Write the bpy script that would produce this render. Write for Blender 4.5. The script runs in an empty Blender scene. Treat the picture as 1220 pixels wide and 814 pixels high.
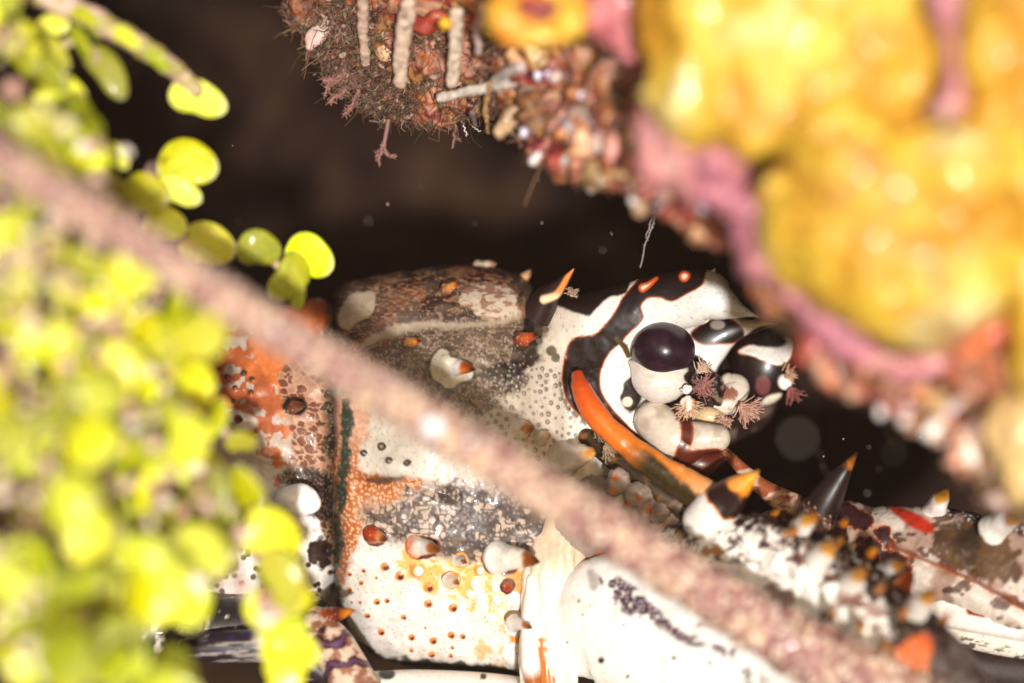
import bpy, math, random
import numpy as np
from mathutils import Vector
from math import radians, pi

# ------------------------------------------------------------------ camera, world, sun, exposure
# One unit is one centimetre: a close-up of a lobster's head, seen from 30 cm.
S = bpy.context.scene
S.unit_settings.system = 'METRIC'; S.unit_settings.scale_length = 0.01
FOC = 30.0
cam = bpy.data.cameras.new('camera'); camo = bpy.data.objects.new('camera', cam)
S.collection.objects.link(camo); S.camera = camo
camo.location = (0, -FOC, 0); camo.rotation_euler = (radians(90), 0, 0)
cam.sensor_width = 36; cam.lens = 36 * FOC / 12.2
cam.clip_start = 0.5; cam.clip_end = 1000
cam.dof.use_dof = True; cam.dof.focus_distance = FOC - 0.25
cam.dof.aperture_fstop = (cam.lens * 1e-3) / 1.35
SUN_EL, SUN_AZ = -7.0, -5.0      # the light comes in from the front and a little below; azimuth: degrees towards the picture's left, measured from straight behind the camera
w = bpy.data.worlds.new('World'); S.world = w; w.use_nodes = True
nt = w.node_tree; bg = nt.nodes['Background']
sky = nt.nodes.new('ShaderNodeTexSky'); sky.sky_type = 'NISHITA'; sky.sun_disc = False
sky.sun_elevation = radians(14); sky.sun_rotation = radians(180 + SUN_AZ)
nt.links.new(sky.outputs[0], bg.inputs[0]); bg.inputs[1].default_value = 0.12
sl = bpy.data.lights.new('sun', 'SUN'); so = bpy.data.objects.new('sun', sl); S.collection.objects.link(so)
sl.energy = 4.7; sl.angle = radians(2.0); sl.color = (1, .985, .97)
sdir = Vector((-math.sin(radians(SUN_AZ)) * math.cos(radians(SUN_EL)), -math.cos(radians(SUN_AZ)) * math.cos(radians(SUN_EL)), math.sin(radians(SUN_EL))))
so.rotation_euler = sdir.to_track_quat('Z', 'Y').to_euler(); so.location = sdir * 60
vs = S.view_settings; vs.view_transform = 'Standard'; vs.look = 'None'; vs.exposure = 0.15; vs.gamma = 1; vs.use_curve_mapping = False
S.cycles.use_denoising = True; S.cycles.max_bounces = 6; S.cycles.sample_clamp_indirect = 4
S.cycles.transparent_max_bounces = 4

rng = np.random.default_rng(7); random.seed(7)

# ------------------------------------------------------------------ helpers
def kk(d): return (FOC + d) / FOC
def P(px, py, d=0.0):
    k = kk(d); return np.array(((px - 610) / 100 * k, d, (407 - py) / 100 * k))
def unproj(V):
    k = (FOC + V[:, 1]) / FOC
    return V[:, 0] / k * 100 + 610, 407 - V[:, 2] / k * 100
def lin(h):
    h = h.lstrip('#'); c = np.array([int(h[i:i + 2], 16) / 255 for i in (0, 2, 4)])
    return np.where(c <= .04045, c / 12.92, ((c + .055) / 1.055) ** 2.4)
def ss(a, b, x):
    t = np.clip((x - a) / (b - a), 0, 1); return t * t * (3 - 2 * t)
def h3(ix, iy, iz, s=0):
    x = (ix.astype(np.int64) * 374761393 + iy.astype(np.int64) * 668265263 + iz.astype(np.int64) * 2147483647 * 3 + s * 1274126177) & 0xffffffff
    x = ((x ^ (x >> 13)) * 1274126177) & 0xffffffff
    x = ((x ^ (x >> 15)) * 2246822519) & 0xffffffff
    return ((x ^ (x >> 16)) & 0xffffff) / float(0xffffff)
def vn(x, y, z=None, s=0):
    if z is None: z = np.zeros_like(x)
    xi, yi, zi = np.floor(x), np.floor(y), np.floor(z); fx, fy, fz = x - xi, y - yi, z - zi
    fx = fx * fx * (3 - 2 * fx); fy = fy * fy * (3 - 2 * fy); fz = fz * fz * (3 - 2 * fz)
    r = 0
    flat = not np.any(fz)
    for k in ((0,) if flat else (0, 1)):
        a = h3(xi, yi, zi + k, s) * (1 - fx) + h3(xi + 1, yi, zi + k, s) * fx
        b = h3(xi, yi + 1, zi + k, s) * (1 - fx) + h3(xi + 1, yi + 1, zi + k, s) * fx
        v = a * (1 - fy) + b * fy
        r = v if flat else r + v * (fz if k else 1 - fz)
    return r
def fbm(x, y, z=None, o=4, s=0):
    if z is None: z = np.zeros_like(x)
    t = 0; a = .5; n = 0
    for i in range(o):
        t = t + a * vn(x, y, z, s + i * 17); n += a; a *= .5; x, y, z = x * 2.03 + 5.1, y * 2.03 + 1.7, z * 2.03
    return t / n
def wor(x, y, s=0):
    xi, yi = np.floor(x), np.floor(y); f1 = np.full(x.shape, 9.); f2 = f1.copy(); cid = np.zeros(x.shape); z0 = np.zeros(x.shape)
    for dx in (-1, 0, 1):
        for dy in (-1, 0, 1):
            cx, cy = xi + dx, yi + dy
            qx = cx + h3(cx, cy, z0, s); qy = cy + h3(cx, cy, z0, s + 7)
            d = np.hypot(x - qx, y - qy); c = h3(cx, cy, z0, s + 13)
            n = d < f1; f2 = np.where(n, f1, np.minimum(f2, d)); cid = np.where(n, c, cid); f1 = np.minimum(f1, d)
    return f1, f2, cid
def catmull(pts, n, closed=False):
    p = np.array(pts, float)
    if closed: p = np.vstack((p[-1], p, p[0], p[1]))
    else: p = np.vstack((2 * p[0] - p[1], p, 2 * p[-1] - p[-2]))
    m = len(p) - 3
    seg = np.linalg.norm(p[2:-1, :2] - p[1:-2, :2], axis=1) + 1e-6
    cum = np.concatenate(([0], np.cumsum(seg)))
    s = np.linspace(0, cum[-1], n, endpoint=not closed)
    i = np.clip(np.searchsorted(cum, s, side='right') - 1, 0, m - 1); t = ((s - cum[i]) / seg[i])[:, None]
    a, b, c, d = p[i], p[i + 1], p[i + 2], p[i + 3]
    return .5 * ((2 * b) + (c - a) * t + (2 * a - 5 * b + 4 * c - d) * t * t + (3 * b - a - 3 * c + d) * t ** 3)
def psd(px, py, poly, smooth=True):
    """signed distance to a closed outline, negative inside"""
    q = catmull(poly, len(poly) * 4, True) if smooth else np.array(poly, float)
    x0, y0 = q.min(0) - 25; x1, y1 = q.max(0) + 25
    out = np.full(px.shape, 99.); m = (px > x0) & (px < x1) & (py > y0) & (py < y1)
    x, y = px[m], py[m]; d = np.full(x.shape, 1e9); ins = np.zeros(x.shape, bool)
    for i in range(len(q)):
        ax, ay = q[i]; bx, by = q[(i + 1) % len(q)]; ex, ey = bx - ax, by - ay
        t = np.clip(((x - ax) * ex + (y - ay) * ey) / (ex * ex + ey * ey + 1e-9), 0, 1)
        d = np.minimum(d, np.hypot(x - ax - t * ex, y - ay - t * ey))
        c = ((ay > y) != (by > y)) & (x < ex * (y - ay) / (ey if abs(ey) > 1e-9 else 1e-9) + ax); ins ^= c
    out[m] = np.where(ins, -d, d); return out
def lsd(px, py, pts, smooth=True):
    """distance to a polyline of (x, y, radius), minus the radius"""
    q = catmull(pts, len(pts) * 5) if smooth else np.array(pts, float)
    d = np.full(px.shape, 1e9)
    for i in range(len(q) - 1):
        ax, ay, ra = q[i]; bx, by, rb = q[i + 1]; ex, ey = bx - ax, by - ay
        t = np.clip(((px - ax) * ex + (py - ay) * ey) / (ex * ex + ey * ey + 1e-9), 0, 1)
        d = np.minimum(d, np.hypot(px - ax - t * ex, py - ay - t * ey) - (ra + (rb - ra) * t))
    return d
def mix(c, col, m):
    return c * (1 - m[:, None]) + np.asarray(col) * m[:, None]

class Geo:
    """collects pieces that become one mesh"""
    def __init__(s): s.v = []; s.f = []; s.c = []; s.n = 0
    def add(s, V, F, Cc):
        V = np.asarray(V, float); F = np.asarray(F, np.int64)
        Cc = np.broadcast_to(np.asarray(Cc, float), (len(V), 3)) if np.ndim(Cc) == 1 else Cc
        s.v.append(V); s.f.append(F + s.n); s.c.append(Cc); s.n += len(V); return s
    def build(s, name, mat, parent=None, origin=None):
        V = np.vstack(s.v); F = np.vstack(s.f); Cc = np.vstack(s.c)
        me = bpy.data.meshes.new(name)
        if origin is not None: V = V - np.asarray(origin)
        me.vertices.add(len(V)); me.vertices.foreach_set('co', V.astype(np.float32).ravel())
        me.loops.add(F.size); me.loops.foreach_set('vertex_index', F.astype(np.int32).ravel())
        me.polygons.add(len(F)); me.polygons.foreach_set('loop_start', np.arange(0, F.size, 4, dtype=np.int32))
        me.polygons.foreach_set('use_smooth', np.ones(len(F), bool))
        me.update(calc_edges=True)
        at = me.color_attributes.new('Col', 'FLOAT_COLOR', 'POINT')
        at.data.foreach_set('color', np.hstack((Cc, np.ones((len(Cc), 1)))).astype(np.float32).ravel())
        me.materials.append(mat)
        o = bpy.data.objects.new(name, me); S.collection.objects.link(o)
        if origin is not None: o.location = origin
        if parent is not None:
            o.parent = parent
            o.location = Vector(o.location) - wpos(parent)
        return o
def wpos(o):
    v = Vector(o.location)
    while o.parent: o = o.parent; v += Vector(o.location)
    return v
def tag(o, label=None, cat=None, group=None, kind=None):
    if label: o['label'] = label
    if cat: o['category'] = cat
    if group: o['group'] = group
    if kind: o['kind'] = kind
    return o
def thing(name, loc, label, cat, group=None):
    o = bpy.data.objects.new(name, None); S.collection.objects.link(o); o.location = Vector(loc)
    o.empty_display_size = .3
    return tag(o, label, cat, group)
def gridf(n, m, closed):
    i = np.arange(n - 1)[:, None]; j = np.arange(m if closed else m - 1)[None, :]; j2 = (j + 1) % m
    return np.stack(np.broadcast_arrays(i * m + j, i * m + j2, (i + 1) * m + j2, (i + 1) * m + j), -1).reshape(-1, 4)
def gnorm(V, n, m, closed):
    G = V.reshape(n, m, 3); du = np.gradient(G, axis=0)
    dv = (np.roll(G, -1, 1) - np.roll(G, 1, 1)) if closed else np.gradient(G, axis=1)
    N = np.cross(dv, du); N /= np.linalg.norm(N, axis=2, keepdims=True) + 1e-12
    return N.reshape(-1, 3)

def tube(geo, ctrl, n=60, m=32, rd=1.0, paint=None, bump=None, caps=(True, True), front=0.0, power=1.0):
    """A rounded tube through (px, py, depth, radius px). rd: depth radius / picture radius. paint(px,py,s,a,V) -> colours."""
    q = catmull(ctrl, n)
    k = kk(q[:, 2]); C = np.stack(((q[:, 0] - 610) / 100 * k, q[:, 2], (407 - q[:, 1]) / 100 * k), 1); R = np.maximum(q[:, 3], .3) / 100 * k
    s = np.linspace(0, 1, n)
    L = np.concatenate(([0], np.cumsum(np.linalg.norm(np.diff(C, axis=0), axis=1))))
    T = np.gradient(C, axis=0); T /= np.linalg.norm(T, axis=1, keepdims=True) + 1e-9
    def cap(i, sg):
        a = np.linspace(pi / 2, 0.02, 9)[:-1] if sg > 0 else np.linspace(0.02, pi / 2, 9)[1:]
        a = np.linspace(0.02, pi / 2 - .1, 8)
        r = R[i]; cs = C[i] + T[i] * sg * (r * .9 * np.cos(a))[:, None]; rr = r * np.sin(a)
        return (cs, rr) if sg < 0 else (cs[::-1], rr[::-1])
    Cs, Rs, Ts, sv = [C], [R], [T], [s]
    if caps[0]: c, r = cap(0, -1); Cs.insert(0, c); Rs.insert(0, r); Ts.insert(0, np.repeat(T[:1], 8, 0)); sv.insert(0, np.zeros(8))
    if caps[1]: c, r = cap(-1, 1); Cs.append(c); Rs.append(r); Ts.append(np.repeat(T[-1:], 8, 0)); sv.append(np.ones(8))
    C, R, T, s = np.vstack(Cs), np.concatenate(Rs), np.vstack(Ts), np.concatenate(sv); n = len(C)
    A = np.cross(T, np.array((0, -1., 0))); A /= np.linalg.norm(A, axis=1, keepdims=True) + 1e-9     # in the picture plane
    B = np.cross(A, T)                                                                               # towards the viewer
    B *= np.where(B[:, 1] > 0, -1, 1)[:, None]
    u = np.linspace(0, 2 * pi, m, endpoint=False); a = u - front * np.sin(2 * u) / 2
    ca = np.sign(np.cos(a)) * np.abs(np.cos(a)) ** power; sa = np.sign(np.sin(a)) * np.abs(np.sin(a)) ** power
    V = C[:, None] + (R[:, None] * ca)[..., None] * A[:, None] + (R[:, None] * sa * rd)[..., None] * B[:, None]
    V = V.reshape(-1, 3); N = gnorm(V, n, m, True)
    cen = np.repeat(C, m, 0); N *= np.sign((N * (V - cen)).sum(1) + 1e-12)[:, None]
    px, py = unproj(V); S_, A_ = np.repeat(s, m), np.tile(a, n)
    if bump is not None: V = V + N * bump(px, py, S_, A_, V)[:, None]
    col = paint(px, py, S_, A_, V) if callable(paint) else np.broadcast_to(np.asarray(paint, float), V.shape)
    F = gridf(n, m, True)
    geo.add(V, F, col)
    for row in (0, n - 1):
        c = geo.n; 
        ring = np.arange(m) + row * m
        # close the ends with quads across the ring
        h = m // 2; fs = [[ring[j], ring[j + 1], ring[m - 2 - j], ring[m - 1 - j]] for j in range(h - 1)]
        geo.f.append(np.array(fs) + (geo.n - len(V)))
    return geo
def ball(geo, px, py, d, rx, ry=None, rdp=None, n=40, m=48, paint=(.5, .5, .5), bump=None, rot=0):
    ry = ry or rx; rdp = rdp or rx
    th = np.linspace(.03, pi - .03, n); ph = np.linspace(0, 2 * pi, m, endpoint=False)
    x = np.outer(np.sin(th), np.cos(ph)).ravel(); y = np.outer(np.sin(th), np.sin(ph)).ravel(); z = np.outer(np.cos(th), np.ones(m)).ravel()
    N = np.stack((x, y, z), 1); k = kk(d) / 100
    V = N * np.array((rx, rdp, ry)) * k
    c, s_ = math.cos(rot), math.sin(rot); V = np.stack((V[:, 0] * c - V[:, 2] * s_, V[:, 1], V[:, 0] * s_ + V[:, 2] * c), 1)
    V = V + P(px, py, d); X, Y = unproj(V)
    if bump is not None: V = V + N * bump(X, Y, V)[:, None]
    col = paint(X, Y, V) if callable(paint) else paint
    geo.add(V, gridf(n, m, True), col)
    for row in (0, n - 1):
        ring = np.arange(m) + row * m; h = m // 2
        geo.f.append(np.array([[ring[j], ring[j + 1], ring[m - 2 - j], ring[m - 1 - j]] for j in range(h - 1)]) + (geo.n - len(V)))
    return geo
def fil(geo, pts, r0, r1, col, sides=5):
    """thin filament through world points"""
    p = np.array(pts, float); n = len(p); T = np.gradient(p, axis=0); T /= np.linalg.norm(T, axis=1, keepdims=True) + 1e-9
    A = np.cross(T, (0.3, .9, .2)); A /= np.linalg.norm(A, axis=1, keepdims=True) + 1e-9; B = np.cross(A, T)
    R = np.linspace(r0, r1, n); a = np.linspace(0, 2 * pi, sides, endpoint=False)
    V = p[:, None] + R[:, None, None] * (np.cos(a)[None, :, None] * A[:, None] + np.sin(a)[None, :, None] * B[:, None])
    geo.add(V.reshape(-1, 3), gridf(n, sides, True), col); return geo
def ramp(t, stops):
    xs = [a for a, _ in stops]; cs = np.array([c for _, c in stops])
    return np.stack([np.interp(t, xs, cs[:, i]) for i in range(3)], 1)

# ------------------------------------------------------------------ materials
def mat(name, rough=.4, coat=.0, spec=.5, bump=0., bscale=40., var=.0, sss=0., transl=0., objvar=None, coatr=.08, rvar=.0, flat=None, bdist=.02):
    m = bpy.data.materials.new(name); m.use_nodes = True; t = m.node_tree; n = t.nodes; b = n['Principled BSDF']; L = t.links.new
    b.inputs['Roughness'].default_value = rough; b.inputs['Specular IOR Level'].default_value = spec
    b.inputs['Coat Weight'].default_value = coat; b.inputs['Coat Roughness'].default_value = coatr
    if flat is None:
        a = n.new('ShaderNodeAttribute'); a.attribute_name = 'Col'; src = a.outputs['Color']
    else:
        a = n.new('ShaderNodeRGB'); a.outputs[0].default_value = (*flat, 1); src = a.outputs[0]
    tc = n.new('ShaderNodeTexCoord'); nz = n.new('ShaderNodeTexNoise'); nz.inputs['Scale'].default_value = bscale; nz.inputs['Detail'].default_value = 5
    L(tc.outputs['Object'], nz.inputs['Vector'])
    if var:
        mr = n.new('ShaderNodeMapRange'); mr.inputs['From Min'].default_value = .3; mr.inputs['From Max'].default_value = .7
        mr.inputs['To Min'].default_value = 1 - var; mr.inputs['To Max'].default_value = 1 + var * .5; L(nz.outputs['Fac'], mr.inputs['Value'])
        vm = n.new('ShaderNodeVectorMath'); vm.operation = 'SCALE'; L(src, vm.inputs[0]); L(mr.outputs[0], vm.inputs['Scale']); src = vm.outputs[0]
    if objvar:
        oi = n.new('ShaderNodeObjectInfo'); hs = n.new('ShaderNodeHueSaturation')
        for key, (lo, hi), mul in zip(('Hue', 'Value', 'Saturation'), objvar, (1, 7.3, 19.7)):
            wn = n.new('ShaderNodeMath'); wn.operation = 'MULTIPLY'; wn.inputs[1].default_value = mul; L(oi.outputs['Random'], wn.inputs[0])
            fr = n.new('ShaderNodeMath'); fr.operation = 'FRACT'; L(wn.outputs[0], fr.inputs[0])
            m2 = n.new('ShaderNodeMapRange'); m2.inputs['To Min'].default_value = lo; m2.inputs['To Max'].default_value = hi; L(fr.outputs[0], m2.inputs['Value'])
            L(m2.outputs[0], hs.inputs[key])
        L(src, hs.inputs['Color']); src = hs.outputs[0]
    L(src, b.inputs['Base Color'])
    if rvar:
        m3 = n.new('ShaderNodeMapRange'); m3.inputs['From Min'].default_value = .35; m3.inputs['From Max'].default_value = .65
        m3.inputs['To Min'].default_value = max(.05, rough - rvar); m3.inputs['To Max'].default_value = rough + rvar; L(nz.outputs['Fac'], m3.inputs['Value']); L(m3.outputs[0], b.inputs['Roughness'])
    if bump:
        bp = n.new('ShaderNodeBump'); bp.inputs['Strength'].default_value = bump; bp.inputs['Distance'].default_value = bdist; L(nz.outputs['Fac'], bp.inputs['Height']); L(bp.outputs[0], b.inputs['Normal'])
    if sss:
        b.inputs['Subsurface Weight'].default_value = sss; b.inputs['Subsurface Radius'].default_value = (1, .6, .3); b.inputs['Subsurface Scale'].default_value = .12
    if transl:
        tr = n.new('ShaderNodeBsdfTranslucent'); L(src, tr.inputs['Color']); ms = n.new('ShaderNodeMixShader'); ms.inputs[0].default_value = transl
        L(b.outputs[0], ms.inputs[1]); L(tr.outputs[0], ms.inputs[2]); L(ms.outputs[0], n['Material Output'].inputs['Surface'])
    return m
M_shell = mat('lobster_shell', rough=.45, coat=.12, spec=.35, bump=.15, bscale=22, var=.10, rvar=.08, bdist=.01)
M_smooth = mat('smooth_shell', rough=.38, coat=.15, spec=.4, bump=.12, bscale=16, var=.12, bdist=.01)
M_eye = mat('eye_lens', rough=.3, coat=.12, coatr=.06, spec=.3, bump=.04, bscale=30, var=.2, bdist=.01)
M_flag = mat('antenna_skin', rough=.5, coat=.2, bump=.5, bscale=9, var=.25, bdist=.05)
M_soft = mat('soft_growth', rough=.6, bump=.4, bscale=12, var=.3, sss=.0, bdist=.03)
M_hair = mat('bristle', rough=.6, transl=.3)
M_polyp = mat('polyp_skin', rough=.5, coat=.15, bump=.5, bscale=12, var=.35, bdist=.03, objvar=((.465, .535), (.5, 1.35)))
M_sponge = mat('sponge_skin', rough=.5, coat=.22, coatr=.12, bump=1., bscale=7, var=.38, bdist=.06)
M_wall = mat('cave_rock', rough=.9, spec=.08, bump=.8, bscale=1.5, var=.5, bdist=.2)
M_rock = mat('reef_rock', rough=.75, spec=.25, bump=.8, bscale=3, var=.4, bdist=.1)
M_alga = mat('green_segment', rough=.4, coat=.3, coatr=.2, bump=.5, bscale=7, var=.25, transl=.2, bdist=.06, objvar=((.472, .506), (.5, 1.85), (.9, 1.12)))
M_stem = mat('alga_stem', rough=.6, bump=.4, bscale=8, var=.3)

# ================================================================== setting: cave wall, sea bed, reef rocks
WHITE = lin('#ece6dd'); 
def rockcol(V, pal, sc=1.0, s=0):
    x, y, z = V[:, 0] * sc, V[:, 1] * sc, V[:, 2] * sc
    t = fbm(x * .9, z * .9, y * .9, 5, s); t = np.clip((t - .3) / .4, 0, .999) * (len(pal) - 1)
    i = t.astype(int); f = ss(.25, .75, t - i); pal = np.array(pal)
    return pal[i] * (1 - f[:, None]) + pal[np.minimum(i + 1, len(pal) - 1)] * f[:, None]
def sheet(name, p0, eu, ev, n, m, amp, pal, sc, s, kind='structure'):
    u, v = np.meshgrid(np.linspace(0, 1, n), np.linspace(0, 1, m), indexing='ij'); u = u.ravel()[:, None]; v = v.ravel()[:, None]
    V = np.array(p0) + u * np.array(eu, float) + v * np.array(ev, float)
    N = np.cross(eu, ev).astype(float); N /= np.linalg.norm(N)
    h = (fbm(V[:, 0] * sc, V[:, 2] * sc, V[:, 1] * sc, 5, s) - .5) * amp
    V = V + N * h[:, None]
    g = Geo().add(V, gridf(n, m, False), rockcol(V, pal, .5, s)); return tag(g.build(name, M_wall), kind=kind)
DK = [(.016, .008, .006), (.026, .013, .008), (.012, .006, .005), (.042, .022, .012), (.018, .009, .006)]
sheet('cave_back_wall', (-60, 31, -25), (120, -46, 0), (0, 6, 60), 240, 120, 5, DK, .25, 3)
sheet('sea_bed', (-150, -22, -12), (300, 0, 0), (0, 200, 0), 200, 140, 1.5, [(.16, .12, .09), (.1, .08, .06), (.22, .18, .13)], .3, 5)

# overhanging reef: a front face that ends in a ragged lip and runs back as the roof of the cave
lip = [(-900, -60, 1.5), (-200, -40, 1.2), (330, -30, .6), (352, 12, .45), (372, 45, .3), (400, 78, .2), (440, 118, .1), (500, 140, 0), (560, 128, -.3), (610, 135, -1.2), (650, 175, -1.9),
       (700, 205, -2.4), (750, 215, -2.9), (800, 245, -3.3), (850, 275, -3.7), (895, 318, -4.0), (940, 375, -4.3), (990, 430, -4.4), (1050, 468, -4.5), (1110, 490, -4.4),
       (1155, 540, -4.2), (1190, 600, -4.0), (1260, 640, -4.0), (1500, 760, -4), (2400, 1200, -4)]
n, m = 760, 260
q = catmull(lip, n); T = np.gradient(q[:, :2], axis=0); T /= np.linalg.norm(T, axis=1, keepdims=True)
for _ in range(60): T = (np.roll(T, 1, 0) + T + np.roll(T, -1, 0)) / 3; T[0] = T[1]; T[-1] = T[-2]
Nn = np.stack((T[:, 1], -T[:, 0]), 1); Nn /= np.linalg.norm(Nn, axis=1, keepdims=True)
tt = np.concatenate((np.linspace(1, 0, 150) ** 1.6, -np.linspace(0, 1, 111)[1:] ** 1.4))      # >0 front face, <0 roof going back
X = np.empty((n, m)); Y = np.empty((n, m)); D = np.empty((n, m))
for j, t in enumerate(tt):
    if t >= 0:
        o = t * 1500; X[:, j] = q[:, 0] + Nn[:, 0] * o; Y[:, j] = q[:, 1] + Nn[:, 1] * o; D[:, j] = q[:, 2] - .9 * (1 - math.exp(-o / 60)) - o * .0006
    else:
        b = -t * 14; X[:, j] = q[:, 0] + Nn[:, 0] * b * 22; Y[:, j] = q[:, 1] + Nn[:, 1] * b * 22; D[:, j] = q[:, 2] + b
K = kk(D); V = np.stack(((X - 610) / 100 * K, D, (407 - Y) / 100 * K), 2).reshape(-1, 3)
N = gnorm(V, n, m, False); N *= np.sign((N * np.array((0, -1, -.6))).sum(1))[:, None]
hh = (fbm(V[:, 0] * 1.1, V[:, 2] * 1.1, V[:, 1] * 1.1, 5, 2) - .5) * .9 + (fbm(V[:, 0] * 5, V[:, 2] * 5, V[:, 1] * 5, 3, 9) - .5) * .28
V = V + N * hh[:, None]
REEFPAL = [lin('#5a2a24'), lin('#9c6a55'), lin('#c08a72'), lin('#b4581f'), lin('#c89a80'), lin('#7a2420'), lin('#b9824a'), lin('#5b3a24')]
c = rockcol(V, REEFPAL, 3.0, 4)
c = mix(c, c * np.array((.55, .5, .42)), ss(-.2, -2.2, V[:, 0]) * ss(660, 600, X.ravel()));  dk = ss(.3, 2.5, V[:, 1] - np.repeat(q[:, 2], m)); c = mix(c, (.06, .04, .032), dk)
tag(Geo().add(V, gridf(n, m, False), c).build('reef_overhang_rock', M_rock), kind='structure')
lipq = q; lipN = Nn

# reef rock on the left that carries the algae
le = [(-160, -200, -1.2), (-110, -20, -1.5), (-80, 40, -1.6), (-20, 110, -1.7), (80, 180, -1.7), (150, 250, -1.6), (190, 330, -1.6), (215, 420, -1.7), (230, 500, -1.7), (240, 580, -1.8), (262, 640, -1.8), (255, 690, -1.9), (150, 735, -2.2), (60, 760, -2.6), (-200, 800, -3)]
n2, m2 = 320, 200
q2 = catmull(le, n2); T = np.gradient(q2[:, :2], axis=0); T /= np.linalg.norm(T, axis=1, keepdims=True)
for _ in range(30): T = (np.roll(T, 1, 0) + T + np.roll(T, -1, 0)) / 3; T[0] = T[1]; T[-1] = T[-2]
tt = np.concatenate((np.linspace(1, 0, 110) ** 1.5, -np.linspace(0, 1, 91)[1:] ** 1.4))
V = np.empty((n2, m2, 3))
for j, t in enumerate(tt):
    if t >= 0:
        o = t * 700; x = q2[:, 0] * (1 - t) + (-750) * t; y = q2[:, 1] * (1 - t) + (q2[:, 1] * .6 + 200) * t; d = q2[:, 2] - 1.5 * (1 - math.exp(-o / 70)) - o * .002
    else:
        b = -t * 9; x = q2[:, 0] - b * 26; y = q2[:, 1] + 0 * b; d = q2[:, 2] + b
    k = kk(d); V[:, j] = np.stack(((x - 610) / 100 * k, d, (407 - y) / 100 * k), 1)
V = V.reshape(-1, 3); N = gnorm(V, n2, m2, False); N *= np.sign((N * np.array((.5, -1, 0))).sum(1))[:, None]
V = V + N * ((fbm(V[:, 0] * 1.2, V[:, 2] * 1.2, V[:, 1] * 1.2, 5, 22) - .5) * .9)[:, None]
tag(Geo().add(V, gridf(n2, m2, False), rockcol(V, [lin('#3a2c22'), lin('#8a6a58'), lin('#4a4822'), lin('#94705e'), lin('#3e3a1c'), lin('#6a4636')], 2.2, 8)).build('reef_side_rock', M_rock), kind='structure')
# ================================================================== the lobster
lob = thing('spiny_lobster', P(520, 780, 1.5), 'spotted spiny lobster with white, brown and orange shell crouched in the dark reef crevice', 'lobster')
W1 = lin('#dfd9d1'); BLK = lin('#1c0f0c'); BRN = lin('#4d2a1c'); ORG = lin('#d4561a'); AMB = lin('#e08a2c'); GRN = lin('#33382b'); BEI = lin('#b5a48f'); PUR = lin('#43303a')
def crop4(*p): return [(380 + x / 3.54, 290 + y / 3.54) for x, y in p]
def crop5(*p): return [(620 + x / 2.714, 300 + y / 2.714) for x, y in p]
def cropB(*p): return [(400 + x / 4.196, 620 + y / 4.196) for x, y in p]
BANDP = crop5((165, 285), (215, 272), (245, 265), (285, 225), (315, 180), (330, 150), (395, 80), (500, 40), (602, 30), (600, 60), (588, 105), (540, 135), (490, 160), (455, 148), (410, 150), (387, 180), (398, 215), (352, 262), (325, 292), (290, 325), (262, 375), (257, 425), (275, 475), (330, 545), (400, 610), (480, 670), (560, 740), (500, 760), (400, 700), (300, 620), (220, 550), (165, 490), (140, 410), (145, 340))
DOTS = [(248, 230, 6), (320, 278, 6), (465, 338, 6), (462, 415, 5), (587, 437, 5.5), (342, 480, 3.6), (228, 560, 4.4), (378, 592, 4), (487, 602, 5), (578, 572, 4.4), (635, 573, 4), (210, 403, 3.6), (260, 397, 3.2), (165, 470, 3.6), (142, 250, 3), (130, 310, 3), (480, 672, 4), (583, 635, 2.2), (378, 655, 2.6), (575, 675, 3), (75, 265, 3), (75, 343, 3.2), (205, 285, 2), (128, 405, 2), (447, 540, 1.6), (85, 405, 2)]
DOTS = [(400 + x / 4.196, 620 + y / 4.196, r) for x, y, r in DOTS]
PEARL = [(612, 716, 10), (613, 742, 12), (611, 780, 13), (601, 697, 7), (571, 709, 8), (575, 724, 7), (592, 716, 5), (585, 736, 6), (598, 730, 4), (566, 696, 5), (560, 708, 4), (590, 700, 4)]
AMBB = [(497, 679, 9), (538, 690, 11), (549, 667, 9), (571, 679, 7)]
r2 = np.random.default_rng(11)
CHEEK = []
for _try in range(6000):
    if len(CHEEK) >= 150: break
    x, y = r2.uniform(520, 720), r2.uniform(425, 560)
    dlt = (x - 640) * .5 + (y - 500)
    if (x - 650) ** 2 / 70 ** 2 + (y - 500) ** 2 / 62 ** 2 < 1 and (x < 668 + (y - 440) * .35 and r2.random() < 1.15 - (x - 560) / 160 ) and all((x - a) ** 2 + (y - b) ** 2 > (6.2 if y < 470 else 8.5) ** 2 for a, b, _ in CHEEK): CHEEK.append((x, y, r2.uniform(1.5, 3.1)))
def band(px, py, sd, edge=lin('#c0662a'), core=BLK, c=None, w=1.7):
    """dark blotch with an orange fringe"""
    c = mix(c, edge * np.array((1., 1.25, 1.6)), ss(w * .55 + 1., w * .55 - .8, sd)); c = mix(c, core * 1.6 + np.array((.09, .01, 0)), ss(.6, -.4, sd)); return mix(c, core, ss(-.6, -2.4, sd))
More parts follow.
